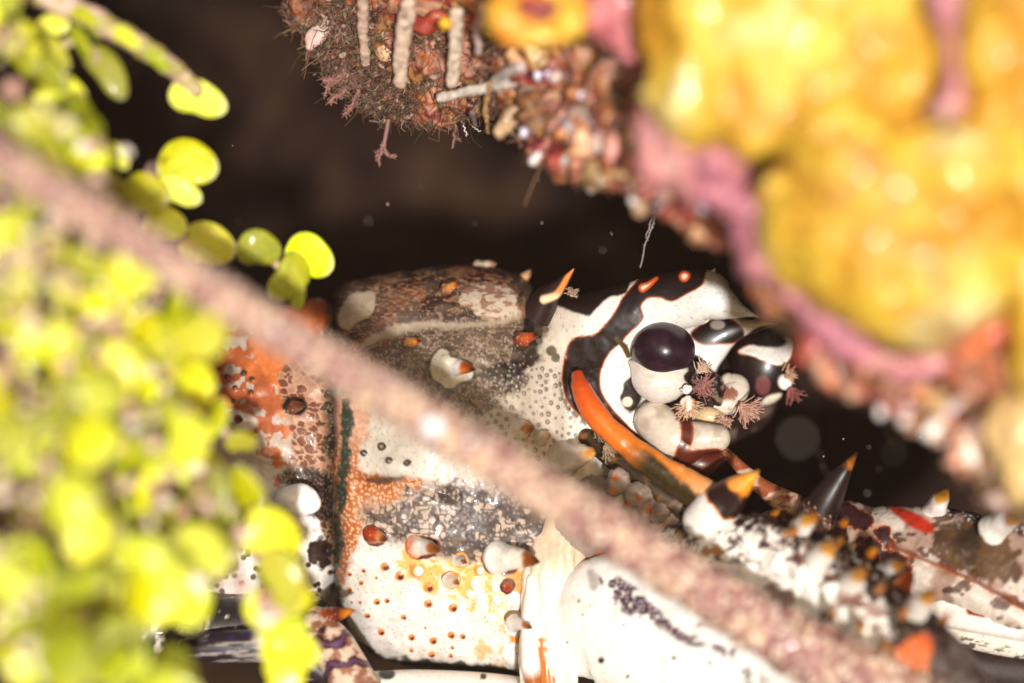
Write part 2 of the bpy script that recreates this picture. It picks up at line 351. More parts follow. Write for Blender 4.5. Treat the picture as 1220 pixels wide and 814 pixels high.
def paint_head(px, py, s=None, a=None, V=None):
    n1 = fbm(px / 50, py / 50, o=4, s=1); n2 = fbm(px / 11, py / 11, o=3, s=2); n3 = vn(px / 4, py / 4, s=3)
    c = np.tile(W1, (len(px), 1)); c = mix(c, lin('#c8bba8'), ss(.45, .75, n1) * .35); c = mix(c, lin('#c3b7a6'), ss(600, 560, py) * ss(705, 680, px) * .75); c = mix(c, lin('#a39684'), ss(600, 490, py) * ss(690, 620, px) * .75)  # cheek greyed: part of its shading is put into the base colour
    wob = (n2 - .5)
    gr, _, gid = wor(px / 4.6, py / 4.6, 5); gran = ss(.42, .25, gr)
    worm = np.abs(vn(px / 6.5 + wob * 2, py / 5.5, s=21) - .5)
    # mid dark green-grey mottling
    M1 = psd(px, py, [(385, 400), (430, 385), (520, 380), (600, 375), (646, 365), (645, 400), (636, 440), (618, 466), (590, 480), (560, 505), (515, 500), (470, 470), (400, 470)])
    mk = ss(4, -8, M1 + wob * 26)
    dk = ss(.02, .16, worm) * .8 + .2
    rightdark = ss(560, 640, px) * ss(390, 440, py)
    base = mix(np.tile(lin('#8a735f'), (len(px), 1)), lin('#38271e'), np.clip(dk * .75 + rightdark * .6, 0, 1))
    base = mix(base, lin('#8a5a3c'), ss(.5, .7, n1) * ss(520, 430, px) * .8)
    base = mix(base, lin('#9a8c7c'), gran * np.where(gid > .45, .6, .1))
    c = mix(c, base, mk)
    # pores and ringed bumps on the cheek
    for x, y, r in CHEEK:
        d = np.hypot(px - x, py - y) / r; mm = d < 2.2
        if mm.any():
            cc = c[mm]; dd = d[mm] + wob[mm] * .6
            cc = mix(cc, lin('#51483c'), ss(1.35, .9, dd) * .8); cc = mix(cc, lin('#b0a28e'), ss(.6, .25, dd) * .75); c[mm] = cc
    # dark dome on top
    M2 = psd(px, py, [(330, 420), (330, 330), (420, 290), (520, 270), (640, 280), (655, 320), (640, 372), (600, 382), (540, 388), (490, 386), (450, 396), (420, 408)])
    fine = fbm(px / 5, py / 2.6, o=3, s=31)
    dome = mix(np.tile(lin('#30201a'), (len(px), 1)), lin('#7d4c35'), ss(.42, .62, n1 + (fine - .5) * .5) * ss(400, 520, px))
    hl = np.abs(vn(px / 9 + wob * 3, py / 3.2 + wob * 4, s=33) - .5); dome = mix(dome, lin('#a07a5e'), ss(.48, .78, fine) * .55); dome = mix(dome, lin('#b89a80'), ss(.035, .01, hl) * ss(.4, .6, n2) * .5)
    c = mix(c, dome, ss(3, -4, M2 + wob * 8))
    pr = psd(px, py, crop4((590, 250), (640, 180), (720, 170), (800, 200), (850, 260), (855, 305), (780, 320), (700, 318), (620, 290)))
    c = mix(c, mix(np.tile(lin('#b5a592'), (len(px), 1)), lin('#7a4630'), ss(.46, .6, fbm(px / 9, py / 4, o=3, s=44)) * .8), ss(3, -3, pr + wob * 16))
    pl = psd(px, py, crop4((235, 208), (180, 210), (130, 215), (85, 300), (80, 340), (115, 362), (150, 345), (220, 300)))
    c = mix(c, lin('#a6947e'), ss(2, -2, pl + wob * 4))
    arc = lsd(px, py, [(430, 412, 1.5), (445, 402, 3.5), (475, 390, 5), (510, 385, 4), (550, 388, 3), (590, 384, 2.5), (622, 376, 2)])
    c = mix(c, lin('#988974'), ss(3, -2.5, arc + wob * 9) * .85)
    # black bar between dome and cheek
    bk = psd(px, py, crop4((820, 170), (870, 120), (920, 130), (1050, 90), (1010, 200), (940, 245), (945, 330), (932, 420), (912, 510), (820, 565), (700, 575), (640, 555), (780, 500), (830, 440), (872, 320), (860, 230)))
    kb = mix(np.tile(lin('#1d1412'), (len(px), 1)), lin('#75695d'), gran * (gid > .62) * ss(405, 440, py))
    c = mix(c, kb, ss(3, -3, bk + wob * 9))
    # white mound with a dark rim
    md = psd(px, py, crop4((470, 520), (490, 480), (520, 455), (550, 470), (560, 495), (620, 500), (650, 530), (640, 570), (590, 590), (560, 610), (510, 590), (475, 560)))
    c = mix(c, lin('#3a3229'), ss(7, 1, md + wob * 8) * .8); c = mix(c, lin('#b9ad9a'), ss(1.5, -1.5, md + wob * 5))
    # left green-black border of the groove, brown strip with pale granules
    stp = psd(px, py, [(398, 470), (440, 470), (436, 520), (430, 556), (470, 568), (505, 572), (500, 592), (470, 602), (440, 622), (425, 650), (414, 690), (398, 690)])
    oc = mix(np.tile(lin('#a85a2c'), (len(px), 1)), lin('#d9ab82'), gran * .9); oc = mix(oc, lin('#7c4124'), ss(.45, .6, n1) * .5)
    oc = mix(oc, lin('#b88e76'), ss(560, 500, py) * .8)
    c = mix(c, oc, ss(4, -4, stp + wob * 14) * ss(466, 480, py))
    # purple grey reticulation
    rt = psd(px, py, [(428, 604), (470, 596), (500, 580), (560, 572), (620, 588), (690, 620), (690, 650), (650, 668), (600, 664), (560, 692), (530, 676), (500, 650), (470, 652), (440, 634)])
    rw = ss(.17, .09, worm) * .95
    rm = ss(6, -10, rt + wob * 30) * np.clip(rw + ss(.56, .64, n2 + ss(30, -20, rt) * .08), 0, 1) * .92
    c = mix(c, lin('#a8917e'), ss(10, -10, rt + wob * 20) * .85); rc = mix(np.tile(lin('#281b1d'), (len(px), 1)), lin('#9a8c82'), gran * (gid > .6) * .55)
    c = mix(c, rc, rm)
    sh = lsd(px, py, [(436, 573, 1), (455, 573, 3.5), (480, 570, 1)]); c = mix(c, lin('#26241c'), ss(3, -1, sh) * .8)  # shadow line below the white blob, painted into the colour
    for x, y, r in ((434, 540, 5), (465, 548, 5), (486, 551, 5.5), (455, 532, 6)):
        d = np.hypot(px - x, (py - y) * 1.1) / r + wob * .6; c = mix(c, lin('#2a221c'), ss(1.1, .8, d)); c = mix(c, lin('#8a7a62'), ss(.45, .2, d))
    # amber field on the lower right, white pearls on it
    am = psd(px, py, [(470, 652), (520, 664), (575, 672), (612, 682), (628, 700), (626, 792), (606, 802), (592, 792), (602, 762), (590, 742), (560, 722), (530, 708), (500, 690), (478, 676)])
    c = mix(c, mix(np.tile(lin('#e9a85c'), (len(px), 1)), lin('#f0d6ae'), ss(.45, .6, n2)), ss(10, -8, am + wob * 34) * ss(.2, .5, n3 + .25))
    a2 = psd(px, py, [(562, 770), (580, 762), (588, 775), (575, 785)]); c = mix(c, lin('#e0a460'), ss(3, -4, a2 + wob * 16) * .8)
    er = psd(px, py, [(600, 690), (628, 690), (628, 800), (604, 800), (606, 760)]); c = mix(c, lin('#cf7f26'), ss(4, -4, er + wob * 10) * .8)
    for x, y, r in PEARL: c = mix(c, W1, ss(1.15, .9, np.hypot(px - x, (py - y) * .85) / r))
    for x, y, r in AMBB:
        d = np.hypot(px - x, py - y) / r; c = mix(c, AMB, ss(1.15, .9, d)); c = mix(c, W1, ss(.8, .5, np.hypot(px - x - 2, py - y - 1) / r))
    # dark patches behind the row of spines
    for x, y, rx, ry in ((450, 640, 13, 12), (506, 652, 21, 14), (598, 668, 24, 17), (604, 698, 10, 9)):
        d = np.hypot((px - x) / rx, (py - y) / ry) + wob * .5; c = mix(c, lin('#8c2f12'), ss(1.1, .9, d)); c = mix(c, lin('#2a110d'), ss(.55, .8, d) * ss(1.0, .9, d))
    # spots
    for x, y, r in DOTS:
        d = np.hypot(px - x, py - y) / r + wob * .5; mm = d < 2
        if mm.any():
            cc = c[mm]; cc = mix(cc, lin('#e07f33'), ss(1.15, .75, d[mm])); d2 = np.hypot(px[mm] - x - r * .25, py[mm] - y - r * .2) / r; c[mm] = mix(cc, lin('#4a1c10'), ss(.75, .35, d2))
    gm = (vn(px / 17, py / 9, s=61) - .3) * .3; c = mix(c, lin('#9a8468'), np.clip(gm, 0, 1)); pr_, _, pid = wor(px / 8, py / 8, 62); c = mix(c, lin('#6e5c48'), ss(.16, .07, pr_) * (pid > .4) * .6)
    # green black rim of the groove and the lower edge
    g = lsd(px, py, [(414, 480, 5), (411, 540, 5), (406, 600, 5), (402, 650, 5), (401, 700, 4), (410, 745, 3), (436, 778, 4), (480, 790, 4), (560, 797, 6), (616, 803, 8)])
    c = mix(c, mix(np.tile(GRN, (len(px), 1)), lin('#59645a'), gran * .6 * (gid > .5)), ss(3, -2, g + wob * 14))
    # the big zebra band around the orbit, with an orange fringe
    bn = psd(px, py, BANDP); c = mix(c, lin('#3a3528'), ss(8, 3, bn) * ss(430, 470, py) * ss(.3, .5, n3) * (px < 700) * .8)
    c = band(px, py, bn + wob * 1.5, c=c)
    vl = psd(px, py, crop5((60, 60), (330, 60), (345, 120), (322, 140), (290, 148), (262, 172), (232, 200), (212, 207), (180, 198), (150, 186), (110, 172), (70, 160))); c = mix(c, lin('#1d110e'), ss(1.5, -1.5, vl + wob * 3))  # darkness behind the dip in the outline, painted onto the shell
    for pts in ([(766, 343, 4.5), (772, 340, 3), (782, 331, 1.2)], [(815, 329, 5.5), (815.5, 328.5, 5.5)]):
        d = lsd(px, py, pts, False); c = mix(c, ORG, ss(2, 0, d)); c = mix(c, lin('#f3e2c4'), ss(-1, -3.5, d))
    st = lsd(px, py, crop5((310, 290), (335, 305), (350, 325)) and [(735, 404, 2.5), (744, 413, 3.5), (749, 424, 3)], False); c = mix(c, lin('#4a3a1c'), ss(1.5, -1, st))
    ob = psd(px, py, crop5((335, 430), (360, 410), (385, 440), (385, 500), (355, 520), (325, 490)))
    c = mix(c, lin('#241a16'), ss(2, -2, ob + wob * 6)); c = mix(c, lin('#c7b9a6'), ss(1.15, .85, np.hypot(px - 748, py - 479) / 6))
    for x, y, r in ((657, 418, 6), (662, 426, 5), (651, 393, 3), (640, 407, 3)): c = mix(c, lin('#5c5444'), ss(1.2, .8, np.hypot(px - x, py - y) / r + wob * .6))
    return c
BUMPS = [(x, y, r * 1.0, r * .006) for x, y, r in CHEEK] + [(x, y, r, r * .0045) for x, y, r in DOTS] + [(x, y, r * 1.1, r * .0075) for x, y, r in PEARL + AMBB] + [(534, 434, 22, .16), (476, 553, 30, .1), (657, 640, 26, .1), (450, 640, 12, .07), (506, 652, 18, .1), (560, 365, 55, .05)] + [(434, 540, 5, .03), (465, 548, 5, .03), (486, 551, 5, .03)]
def bump_head(px, py, s=None, a=None, V=None):
    h = (fbm(px / 40, py / 40, o=4, s=51) - .5) * .09 + (vn(px / 5, py / 5, s=52) - .5) * .004
    for x, y, r, H in BUMPS:
        d2 = ((px - x) ** 2 + (py - y) ** 2) / (r * r); h = h + H * np.exp(-d2 * 1.6)
    arc = lsd(px, py, [(400, 420, 0), (445, 404, 0), (490, 390, 0), (560, 389, 0), (640, 374, 0)]); h = h - .05 * np.exp(-(arc / 12) ** 2)
    arc = lsd(px, py, [(430, 576, 0), (480, 574, 0), (540, 592, 0)]); h = h - .07 * np.exp(-(arc / 7) ** 2)
    bn = lsd(px, py, crop5((150, 560), (175, 440), (230, 300), (330, 200)) and [(690, 550, 0), (678, 470, 0), (690, 420, 0), (725, 385, 0)]); h = h - .12 * np.exp(-(bn / 14) ** 2)
    return h
def hull(geo, xs, yt, yb, fr, W, x0, x1, n, m, paint, bump, ends=10, pw=.85):
    px = np.linspace(x0, x1, n); T = np.interp(px, xs, yt); B = np.interp(px, xs, yb); Fd = np.interp(px, xs, fr); Wd = np.interp(px, xs, W)
    ker = np.ones(9) / 9
    for a_ in (T, B, Fd, Wd): a_[:] = np.convolve(np.pad(a_, 4, 'edge'), ker, 'valid')
    yc, H = (T + B) / 2, (B - T) / 2
    e = np.sqrt(np.clip(1 - np.clip(1 - (px - x0) / ends, 0, 1) ** 2, .02, 1)) * np.sqrt(np.clip(1 - np.clip(1 - (x1 - px) / ends, 0, 1) ** 2, .02, 1))
    dc = Fd + Wd; Wd = Wd * e; H = H * (.6 + .4 * e) 
    u = np.linspace(0, 2 * pi, m, endpoint=False); a = u + .55 * np.cos(u)        # denser on the side that faces out
    ca, sa = np.cos(a), np.sin(a); sgn = np.sign(sa); sp = sgn * np.abs(sa) ** pw
    y = yc[:, None] - H[:, None] * np.cos(u + .0 * a)[None]; 
    ca = np.cos(u); sp = np.sign(np.sin(u)) * np.abs(np.sin(u)) ** pw
    uu = np.concatenate((np.linspace(0, pi, int(m * .8), endpoint=False), np.linspace(pi, 2 * pi, m - int(m * .8), endpoint=False)))
    ca = np.cos(uu); sp = np.sign(np.sin(uu)) * np.abs(np.sin(uu)) ** pw
    y = yc[:, None] - H[:, None] * ca[None]; d = dc[:, None] - Wd[:, None] * sp[None]; xx = np.repeat(px[:, None], m, 1)
    k = kk(d); V = np.stack(((xx - 610) / 100 * k, d, (407 - y) / 100 * k), 2).reshape(-1, 3)
    N = gnorm(V, n, m, True); cen = np.repeat(np.stack(((px - 610) / 100, dc, (407 - yc) / 100), 1), m, 0); N *= np.sign((N * (V - cen)).sum(1))[:, None]
    X_, Y_ = unproj(V); V = V + N * (bump(X_, Y_) * (N[:, 1] < .2))[:, None]
    col = paint(X_, Y_); geo.add(V, gridf(n, m, True), col)
    for row in (0, n - 1):
        ring = np.arange(m) + row * m; h = m // 2
        geo.f.append(np.array([[ring[j], ring[j + 1], ring[m - 2 - j], ring[m - 1 - j]] for j in range(h - 1)]) + (geo.n - len(V)))
G = Geo()
xs = [393, 402, 415, 440, 480, 540, 590, 620, 640, 655, 680, 700, 730, 760, 790]
hull(G, xs, [362, 345, 336, 330, 321, 317, 317, 326, 342, 352, 352, 356, 350, 352, 390],
     [700, 730, 755, 780, 794, 799, 801, 804, 800, 760, 690, 640, 610, 590, 540],
     [.0, -.3, -.45, -.52, -.6, -.62, -.6, -.55, -.45, -.35, -.25, -.2, -.1, .02, .3], [1.2, 1.4, 1.5, 1.5, 1.5, 1.5, 1.5, 1.4, 1.3, 1.2, 1.1, 1., .9, .8, .6],
     393, 790, 440, 640, paint_head, bump_head)
# the horn over the eye
tube(G, [(690, 410, .35, 60), (722, 396, .18, 54), (750, 379, .02, 43), (790, 361, -.12, 36), (825, 354, -.28, 34), (846, 354, -.38, 31), (862, 362, -.46, 20), (880, 370, -.55, 10), (893, 374, -.62, 5), (904, 378, -.7, 1.2)],
     n=230, m=150, rd=.75, paint=paint_head, bump=lambda px, py, s, a, V: (fbm(px / 30, py / 30, o=3, s=60) - .5) * .05, caps=(True, False))
tube(G, [(842, 340, -.38, 13), (848, 328, -.4, 6), (852, 320, -.42, 1)], n=20, m=24, paint=paint_head, caps=(True, False))
# rear half of the carapace, beyond the groove
RD = [(x, y, r) for x, y, r in ((255, 452, 3), (262, 440, 2.5), (246, 466, 3), (270, 448, 3), (280, 462, 3), (290, 444, 4), (299, 468, 3), (278, 478, 3), (262, 480, 2), (300, 452, 3), (258, 425, 3), (244, 436, 3), (286, 500, 2))]
def paint_rear(px, py, s=None, a=None, V=None):
    n1 = fbm(px / 40, py / 40, o=4, s=71); n2 = fbm(px / 10, py / 10, o=3, s=72) - .5; gr, _, gid = wor(px / 4, py / 4, 75); gran = ss(.42, .25, gr)
    c = np.tile(W1, (len(px), 1)); c = mix(c, lin('#a8927e'), ss(600, 540, py) * .85)
    top = psd(px, py, [(100, 300), (420, 300), (420, 480), (360, 470), (340, 520), (352, 570), (320, 560), (300, 520), (260, 500), (180, 520), (100, 500)])
    c = mix(c, mix(np.tile(lin('#cc7038'), (len(px), 1)), lin('#a0522a'), ss(.4, .6, n1)), ss(4, -4, top + n2 * 60 + 6) * ss(.66, .6, n1 * .5 + (n2 + .5) * .5))
    f1, f2, cid = wor(px / 11 + n2 * 1.2, py / 9 + n2 * .8, 76); cell = ss(.04, .26, f2 - f1 + n2 * .3) * np.where(cid > .75, .35, 1)
    nr = psd(px, py, [(335, 440), (415, 430), (415, 690), (398, 690), (380, 620), (352, 590), (340, 560), (350, 520), (340, 490)])
    cc = mix(np.tile(lin('#b48a6e'), (len(px), 1)), mix(np.tile(lin('#6b3d27'), (len(px), 1)), lin('#3c3a28'), ss(375, 395, px)), cell)
    c = mix(c, cc, ss(3, -3, nr + n2 * 10))
    c = mix(c, mix(np.tile(lin('#2e3226'), (len(px), 1)), lin('#a7a791'), gran * .7 * (gid > .5)), ss(384, 397, px + n2 * 16) * ss(640, 600, py)); 
    dk = psd(px, py, [(335, 560), (385, 560), (400, 590), (400, 625), (372, 615), (345, 590)]); c = mix(c, lin('#1f1a1c'), ss(4, -4, dk + n2 * 14) * (1 - gran * .4))
    bl = psd(px, py, [(372, 648), (390, 645), (392, 665), (383, 680), (372, 668)]); c = mix(c, lin('#2c1e18'), ss(2, -2, bl + n2 * 18))
    sp_ = ss(.3, .2, wor(px / 14, py / 14, 77)[0]) * ss(620, 650, py); c = mix(c, lin('#3d2a22'), sp_)
    for x, y, r in RD: c = mix(c, lin('#4f3325'), ss(1.2, .8, np.hypot(px - x, py - y) / r)); 
    d = np.hypot((px - 352) / 15, (py - 484) / 11) + n2 * .5; c = mix(c, lin('#23140f'), ss(1.15, .9, d)); c = mix(c, lin('#8c4a2c'), ss(.6, .35, d))
    ms = psd(px, py, [(255, 490), (268, 486), (290, 492), (305, 500), (300, 512), (270, 510)]); c = mix(c, lin('#d8c8b4'), ss(3, -2, ms + n2 * 5))
    return c
hull(G, [60, 200, 300, 380, 408], [440, 398, 372, 356, 350], [700, 740, 745, 740, 710], [-.3, -.5, -.55, -.38, -.2], [1.6, 1.7, 1.7, 1.5, 1.2], 60, 407, 300, 420, paint_rear,
     lambda px, py: (fbm(px / 40, py / 40, o=4, s=81) - .5) * .14 + sum(.04 * np.exp(-((px - x) ** 2 + (py - y) ** 2) / r / r) for x, y, r in RD) + .12 * np.exp(-((px - 352) ** 2 / 180 + (py - 484) ** 2 / 90)), ends=25)
carapace = G.build('carapace', M_shell, lob)

# ---- spines on the carapace
def spine(parent, base, tip, r, stops, curve=(0, 0), m=28, n=34, rd=1., mat_=None, name='spine', pw=.62, spotty=True, lab=None, fl=.18, sink=.12):
    bx, by, bd = base; tx, ty, td = tip; t = np.linspace(0, 1, 9)
    ctrl = [(bx + (tx - bx) * q_ + curve[0] * math.sin(pi * q_), by + (ty - by) * q_ - .06 * r * math.sin(pi * q_), bd + sink * (1 - q_) + (td - bd) * q_, max(r * (1 - q_) ** pw, .6) * (1 + fl * max(0, 1 - q_ / .25) ** 2)) for q_ in t]
    ln = math.hypot(tx - bx, ty - by)
    def pt(px, py, s, a, V):
        tt_ = s + (vn(px / (ln * .12 + 2), py / (ln * .12 + 2), s=int(bx)) - .5) * .16
        c = ramp(tt_, stops)
        if spotty: c = mix(c, lin('#d8c8b8'), ss(.2, .1, wor(px / 6, py / 6, int(by))[0]) * (s < .6) * .5)
        return c
    g = Geo(); tube(g, ctrl, n=n, m=m, rd=rd, paint=pt, bump=lambda px, py, s, a, V: (fbm(px / (3 + r * .5), py / (3 + r * .5), s=int(by) + 5) - .5) * r * .003, caps=(True, False)); o = g.build(name, mat_ or M_smooth, parent, origin=P(*base))
    if lab: o['label'] = lab
    return o
wt = [(0, W1), (.55, W1), (.68, lin('#c9762a')), (.8, lin('#8a3d14')), (1, lin('#2a120a'))]
am_ = [(0, lin('#5c3a22')), (.3, lin('#c98a4a')), (.65, lin('#d98a3a')), (.85, lin('#8a3d14')), (1, lin('#2a120a'))]
spine(carapace, (532, 344, -.25), (549, 338, -.45), 7, am_)
spine(carapace, (486, 409, -.42), (502, 406, -.65), 7, am_)
spine(carapace, (622, 405, -.45), (641, 399, -.7), 9, [(0, lin('#4a2416')), (.4, lin('#c9571f')), (.75, lin('#c44a1a')), (1, lin('#2a0d08'))])
spine(carapace, (541, 438, -.55), (566, 440, -.9), 12, [(0, W1), (.45, W1), (.55, lin('#c8641c')), (.8, lin('#8a3a10')), (1, lin('#2a120a'))])
spine(carapace, (612, 512, -.52), (637, 510, -.85), 15, [(0, W1), (.6, lin('#e6d6bd')), (.72, lin('#c97a2c')), (1, lin('#3a160a'))])
spine(carapace, (642, 522, -.5), (656, 519, -.7), 10, [(0, lin('#b7aa98')), (.6, lin('#d8ccb9')), (.85, lin('#b98a52')), (1, lin('#6a3a1c'))])
spine(carapace, (672, 548, -.42), (708, 540, -.85), 19, [(0, lin('#b9ab99')), (.7, lin('#d6c8b4')), (.9, lin('#c8893f')), (1, lin('#a9622a'))], pw=.45)
spine(carapace, (497, 650, -.62), (524, 657, -1.05), 13, [(0, lin('#d0662a')), (.25, lin('#efe2cf')), (.55, W1), (.66, lin('#b5651e')), (1, lin('#42200c'))])
spine(carapace, (444, 637, -.6), (461, 644, -.85), 10, [(0, lin('#7c2412')), (.4, lin('#c9481c')), (.6, lin('#d99a52')), (.8, lin('#a34a1c')), (1, lin('#3a160a'))])
spine(carapace, (594, 664, -.62), (644, 670, -1.1), 17, [(0, W1), (.6, lin('#e9dfcd')), (.72, lin('#9a5214')), (1, lin('#3a1a08'))], pw=.5)
spine(carapace, (613, 742, -.6), (634, 748, -.95), 9, [(0, W1), (.55, W1), (.65, lin('#b5651e')), (1, lin('#42200c'))])
spine(carapace, (546, 667, -.6), (556, 671, -.8), 7, [(0, W1), (.6, W1), (.7, lin('#9a5214')), (1, lin('#42200c'))])
spine(carapace, (536, 691, -.62), (547, 696, -.85), 8, [(0, W1), (.6, lin('#f0dcc0')), (.75, lin('#b5651e')), (1, lin('#3a1a08'))])
spine(carapace, (572, 319, .9), (592, 314, .75), 8, [(0, lin('#b9a48c')), (.6, lin('#d2bda2')), (1, lin('#7a4a2c'))], spotty=False)
spine(carapace, (622, 335, .6), (633, 321, .55), 8, [(0, lin('#7a5a48')), (.6, lin('#b98a62')), (1, lin('#3a2014'))])
spine(carapace, (275, 499, -.5), (289, 501, -.8), 9, [(0, W1), (.45, W1), (.6, lin('#9a4a1c')), (1, lin('#2a120a'))])
spine(carapace, (345, 487, -.4), (364, 482, -.75), 10, [(0, lin('#2a1610')), (.6, lin('#7c4428')), (1, lin('#3a2014'))])
# great dark spine before the horn, with an orange flank
def psp(px, py, s, a, V):
    d = lsd(px, py, [(648, 357, 4), (662, 352, 3.5), (670, 342, 3), (676, 330, 2.5), (681, 322, 2)])
    c = np.tile(lin('#22130f'), (len(px), 1)); return mix(c, mix(np.tile(lin('#d9823c'), (len(px), 1)), lin('#f0cfa4'), ss(345, 356, py)), ss(2.5, -1.5, d))
g = Geo(); tube(g, [(640, 376, .2, 22), (652, 355, .05, 15), (667, 340, -.08, 9), (677, 329, -.18, 4), (684, 320, -.26, .8)], n=50, m=40, paint=psp, caps=(True, False)); g.build('spine', M_smooth, carapace)

# ---- second horn, on the far side, and the far eye behind it
def phn(px, py, s, a, V):
    c = np.tile(lin('#e0d9cf'), (len(px), 1))
    d = psd(px, py, crop5((550, 268), (590, 232), (640, 215), (680, 218), (715, 245), (722, 275), (690, 295), (640, 298), (590, 300))); c = band(px, py, d, c=c)
    c = mix(c, lin('#8d8078'), ss(1.1, .8, np.hypot((px - 855) / 9, (py - 387) / 6)))
    d = psd(px, py, crop5((640, 370), (700, 300), (760, 250), (840, 232), (900, 260), (900, 400), (640, 400))); return mix(c, lin('#1d1211'), ss(2, -1, d))
g = Geo(); tube(g, [(800, 440, .75, 44), (828, 420, .6, 40), (852, 402, .5, 26), (878, 392, .4, 13), (905, 388, .3, 6), (928, 386, .22, 1)], n=120, m=90, rd=.7, paint=phn, caps=(True, False))
o = g.build('horn', M_smooth, carapace); o['label'] = 'far horn with dark blotches and a white pointed tip'
def pfe(px, py, V):
    c = np.tile(lin('#1f1312'), (len(px), 1))
    d = psd(px, py, crop5((705, 325), (740, 305), (790, 300), (840, 285), (870, 278), (882, 300), (870, 345), (835, 365), (790, 352), (750, 335))); c = band(px, py, d, c=c, core=lin('#cfc6bb'), w=1.5)
    d = psd(px, py, crop5((745, 300), (790, 282), (840, 276), (862, 290), (840, 308), (790, 308))); c = mix(c, lin('#1a0f10'), ss(1.5, -1, d))
    c = mix(c, lin('#6a3c3a'), ss(1.15, .85, np.hypot((px - 909) / 9, (py - 459) / 12)))
    d = psd(px, py, crop5((775, 500), (800, 470), (845, 462), (800, 500))); return mix(c, lin('#e8d9c0'), ss(2.5, -1, d))
g = Geo(); ball(g, 912, 432, .75, 42, 52, 34, n=90, m=110, paint=pfe, rot=-.25)
fe = g.build('eye', M_eye, lob, origin=P(912, 432, .75)); fe['label'] = 'far eye, dark with a white teardrop mark'
g = Geo(); ball(g, 935, 455, .45, 9, 10, 8, n=20, m=24, paint=lin('#f2e8da')); g.build('tubercle_or_highlight', M_smooth, fe)
# recess of the face between the eyes
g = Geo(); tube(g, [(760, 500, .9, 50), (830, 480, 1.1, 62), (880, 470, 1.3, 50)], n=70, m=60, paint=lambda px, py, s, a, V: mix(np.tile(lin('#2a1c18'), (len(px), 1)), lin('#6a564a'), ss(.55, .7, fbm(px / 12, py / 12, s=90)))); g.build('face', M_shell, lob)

# ---- near eye: stalk cup and dark cornea
def pcup(px, py, V):
    c = np.tile(lin('#cfc6bc'), (len(px), 1)); c = mix(c, lin('#a0907f'), ss(.5, .75, fbm(px / 18, py / 6, s=91)) * .35)
    d = psd(px, py, crop5((560, 350), (600, 380), (585, 440), (550, 430), (530, 400))); return mix(c, lin('#1f1312'), ss(2, -1, d))
g = Geo()
def bcup(px, py, V):
    lipd = py - (432 + 10 * np.clip((px - 752) / 80, 0, 1) + 3 * np.sin((px - 752) / 80 * pi)); return .035 * np.exp(-(lipd / 4) ** 2) - .02 * np.exp(-((lipd - 14) / 7) ** 2)
ball(g, 788, 444, -.12, 37.5, 37, 34, n=110, m=120, paint=pcup, bump=bcup, rot=.12)
eye = g.build('eye', M_smooth, lob, origin=P(788, 440, -.12)); eye['label'] = 'near eye, a dark ball set in a white cup'
def pcor(px, py, V): return mix(np.tile(lin('#22121a'), (len(px), 1)), lin('#38242e'), ss(.4, .65, fbm(px / 14, py / 14, s=93)) * .6)
g = Geo(); ball(g, 790, 417, -.22, 38.5, 34, 40, n=90, m=100, paint=pcor, rot=-.1); g.build('cornea', M_eye, eye, origin=P(790, 416, -.2))
def pkn(px, py, V): return mix(np.tile(lin('#f4ece0'), (len(px), 1)), ORG, ss(462, 456, py))
for tx_, ty_, tr_ in ((820, 481, 8.5), (818, 463, 6)):
    g = Geo(); ball(g, tx_, ty_, -.42, tr_ * 1.15, tr_, tr_, n=26, m=30, rot=.5, paint=lambda px, py, V: mix(np.tile(lin('#e2d8cb'), (len(px), 1)), lin('#c07a44'), ss(.55, .68, fbm(px / 6, py / 6, s=113))), bump=lambda px, py, V: (fbm(px / 5, py / 5, s=114) - .5) * .07); g.build('tubercle_or_highlight', M_smooth, eye)
g = Geo(); tube(g, [(812, 428, .0, 12), (830, 446, .05, 17), (846, 466, .15, 19), (858, 486, .25, 16)], n=50, m=40, paint=lambda px, py, s, a, V: mix(np.tile(lin('#1d1211'), (len(px), 1)), lin('#7a6456'), ss(.58, .7, fbm(px / 7, py / 7, s=115))), bump=lambda px, py, s, a, V: (fbm(px / 8, py / 8, s=116) - .5) * .1); g.build('eye_stalk', M_shell, lob)

# ---- orange ridge from the orbit to the antenna base
def por(px, py, s, a, V):
    c = ramp(s, [(0, lin('#b03a10')), (.22, lin('#da5f1c')), (.6, lin('#e58428')), (.8, lin('#dd8d44')), (1, lin('#d9a27c'))])
    nz = fbm(px / 9, py / 9, s=95); c = mix(c, lin('#efa070'), ss(.62, .7, nz) * ss(.4, .6, s) * .8)
    u = (py - 455) - (px - 690) * .86; c = mix(c, lin('#33270f'), ss(10, 24, u + nz * 12) * ss(.35, .6, s)); return c
g = Geo(); tube(g, [(688, 448, -.3, 8), (694, 466, -.42, 12.5), (708, 492, -.55, 14), (735, 520, -.65, 14), (768, 547, -.72, 16), (800, 568, -.8, 19), (832, 588, -.9, 21), (858, 606, -.95, 20)], n=160, m=70, paint=por, bump=lambda px, py, s, a, V: (fbm(px / 16, py / 16, s=96) - .5) * .04)
g.build('orange_ridge', M_smooth, lob)
# dark fold beneath it
g = Geo(); tube(g, [(700, 520, -.1, 12), (740, 552, -.3, 15), (790, 590, -.5, 18), (840, 622, -.6, 16)], n=60, m=36, paint=lambda px, py, s, a, V: mix(np.tile(lin('#2e230f'), (len(px), 1)), lin('#8a5a2a'), ss(.5, .7, fbm(px / 14, py / 14, s=97)) * .6)); g.build('fold', M_shell, lob)

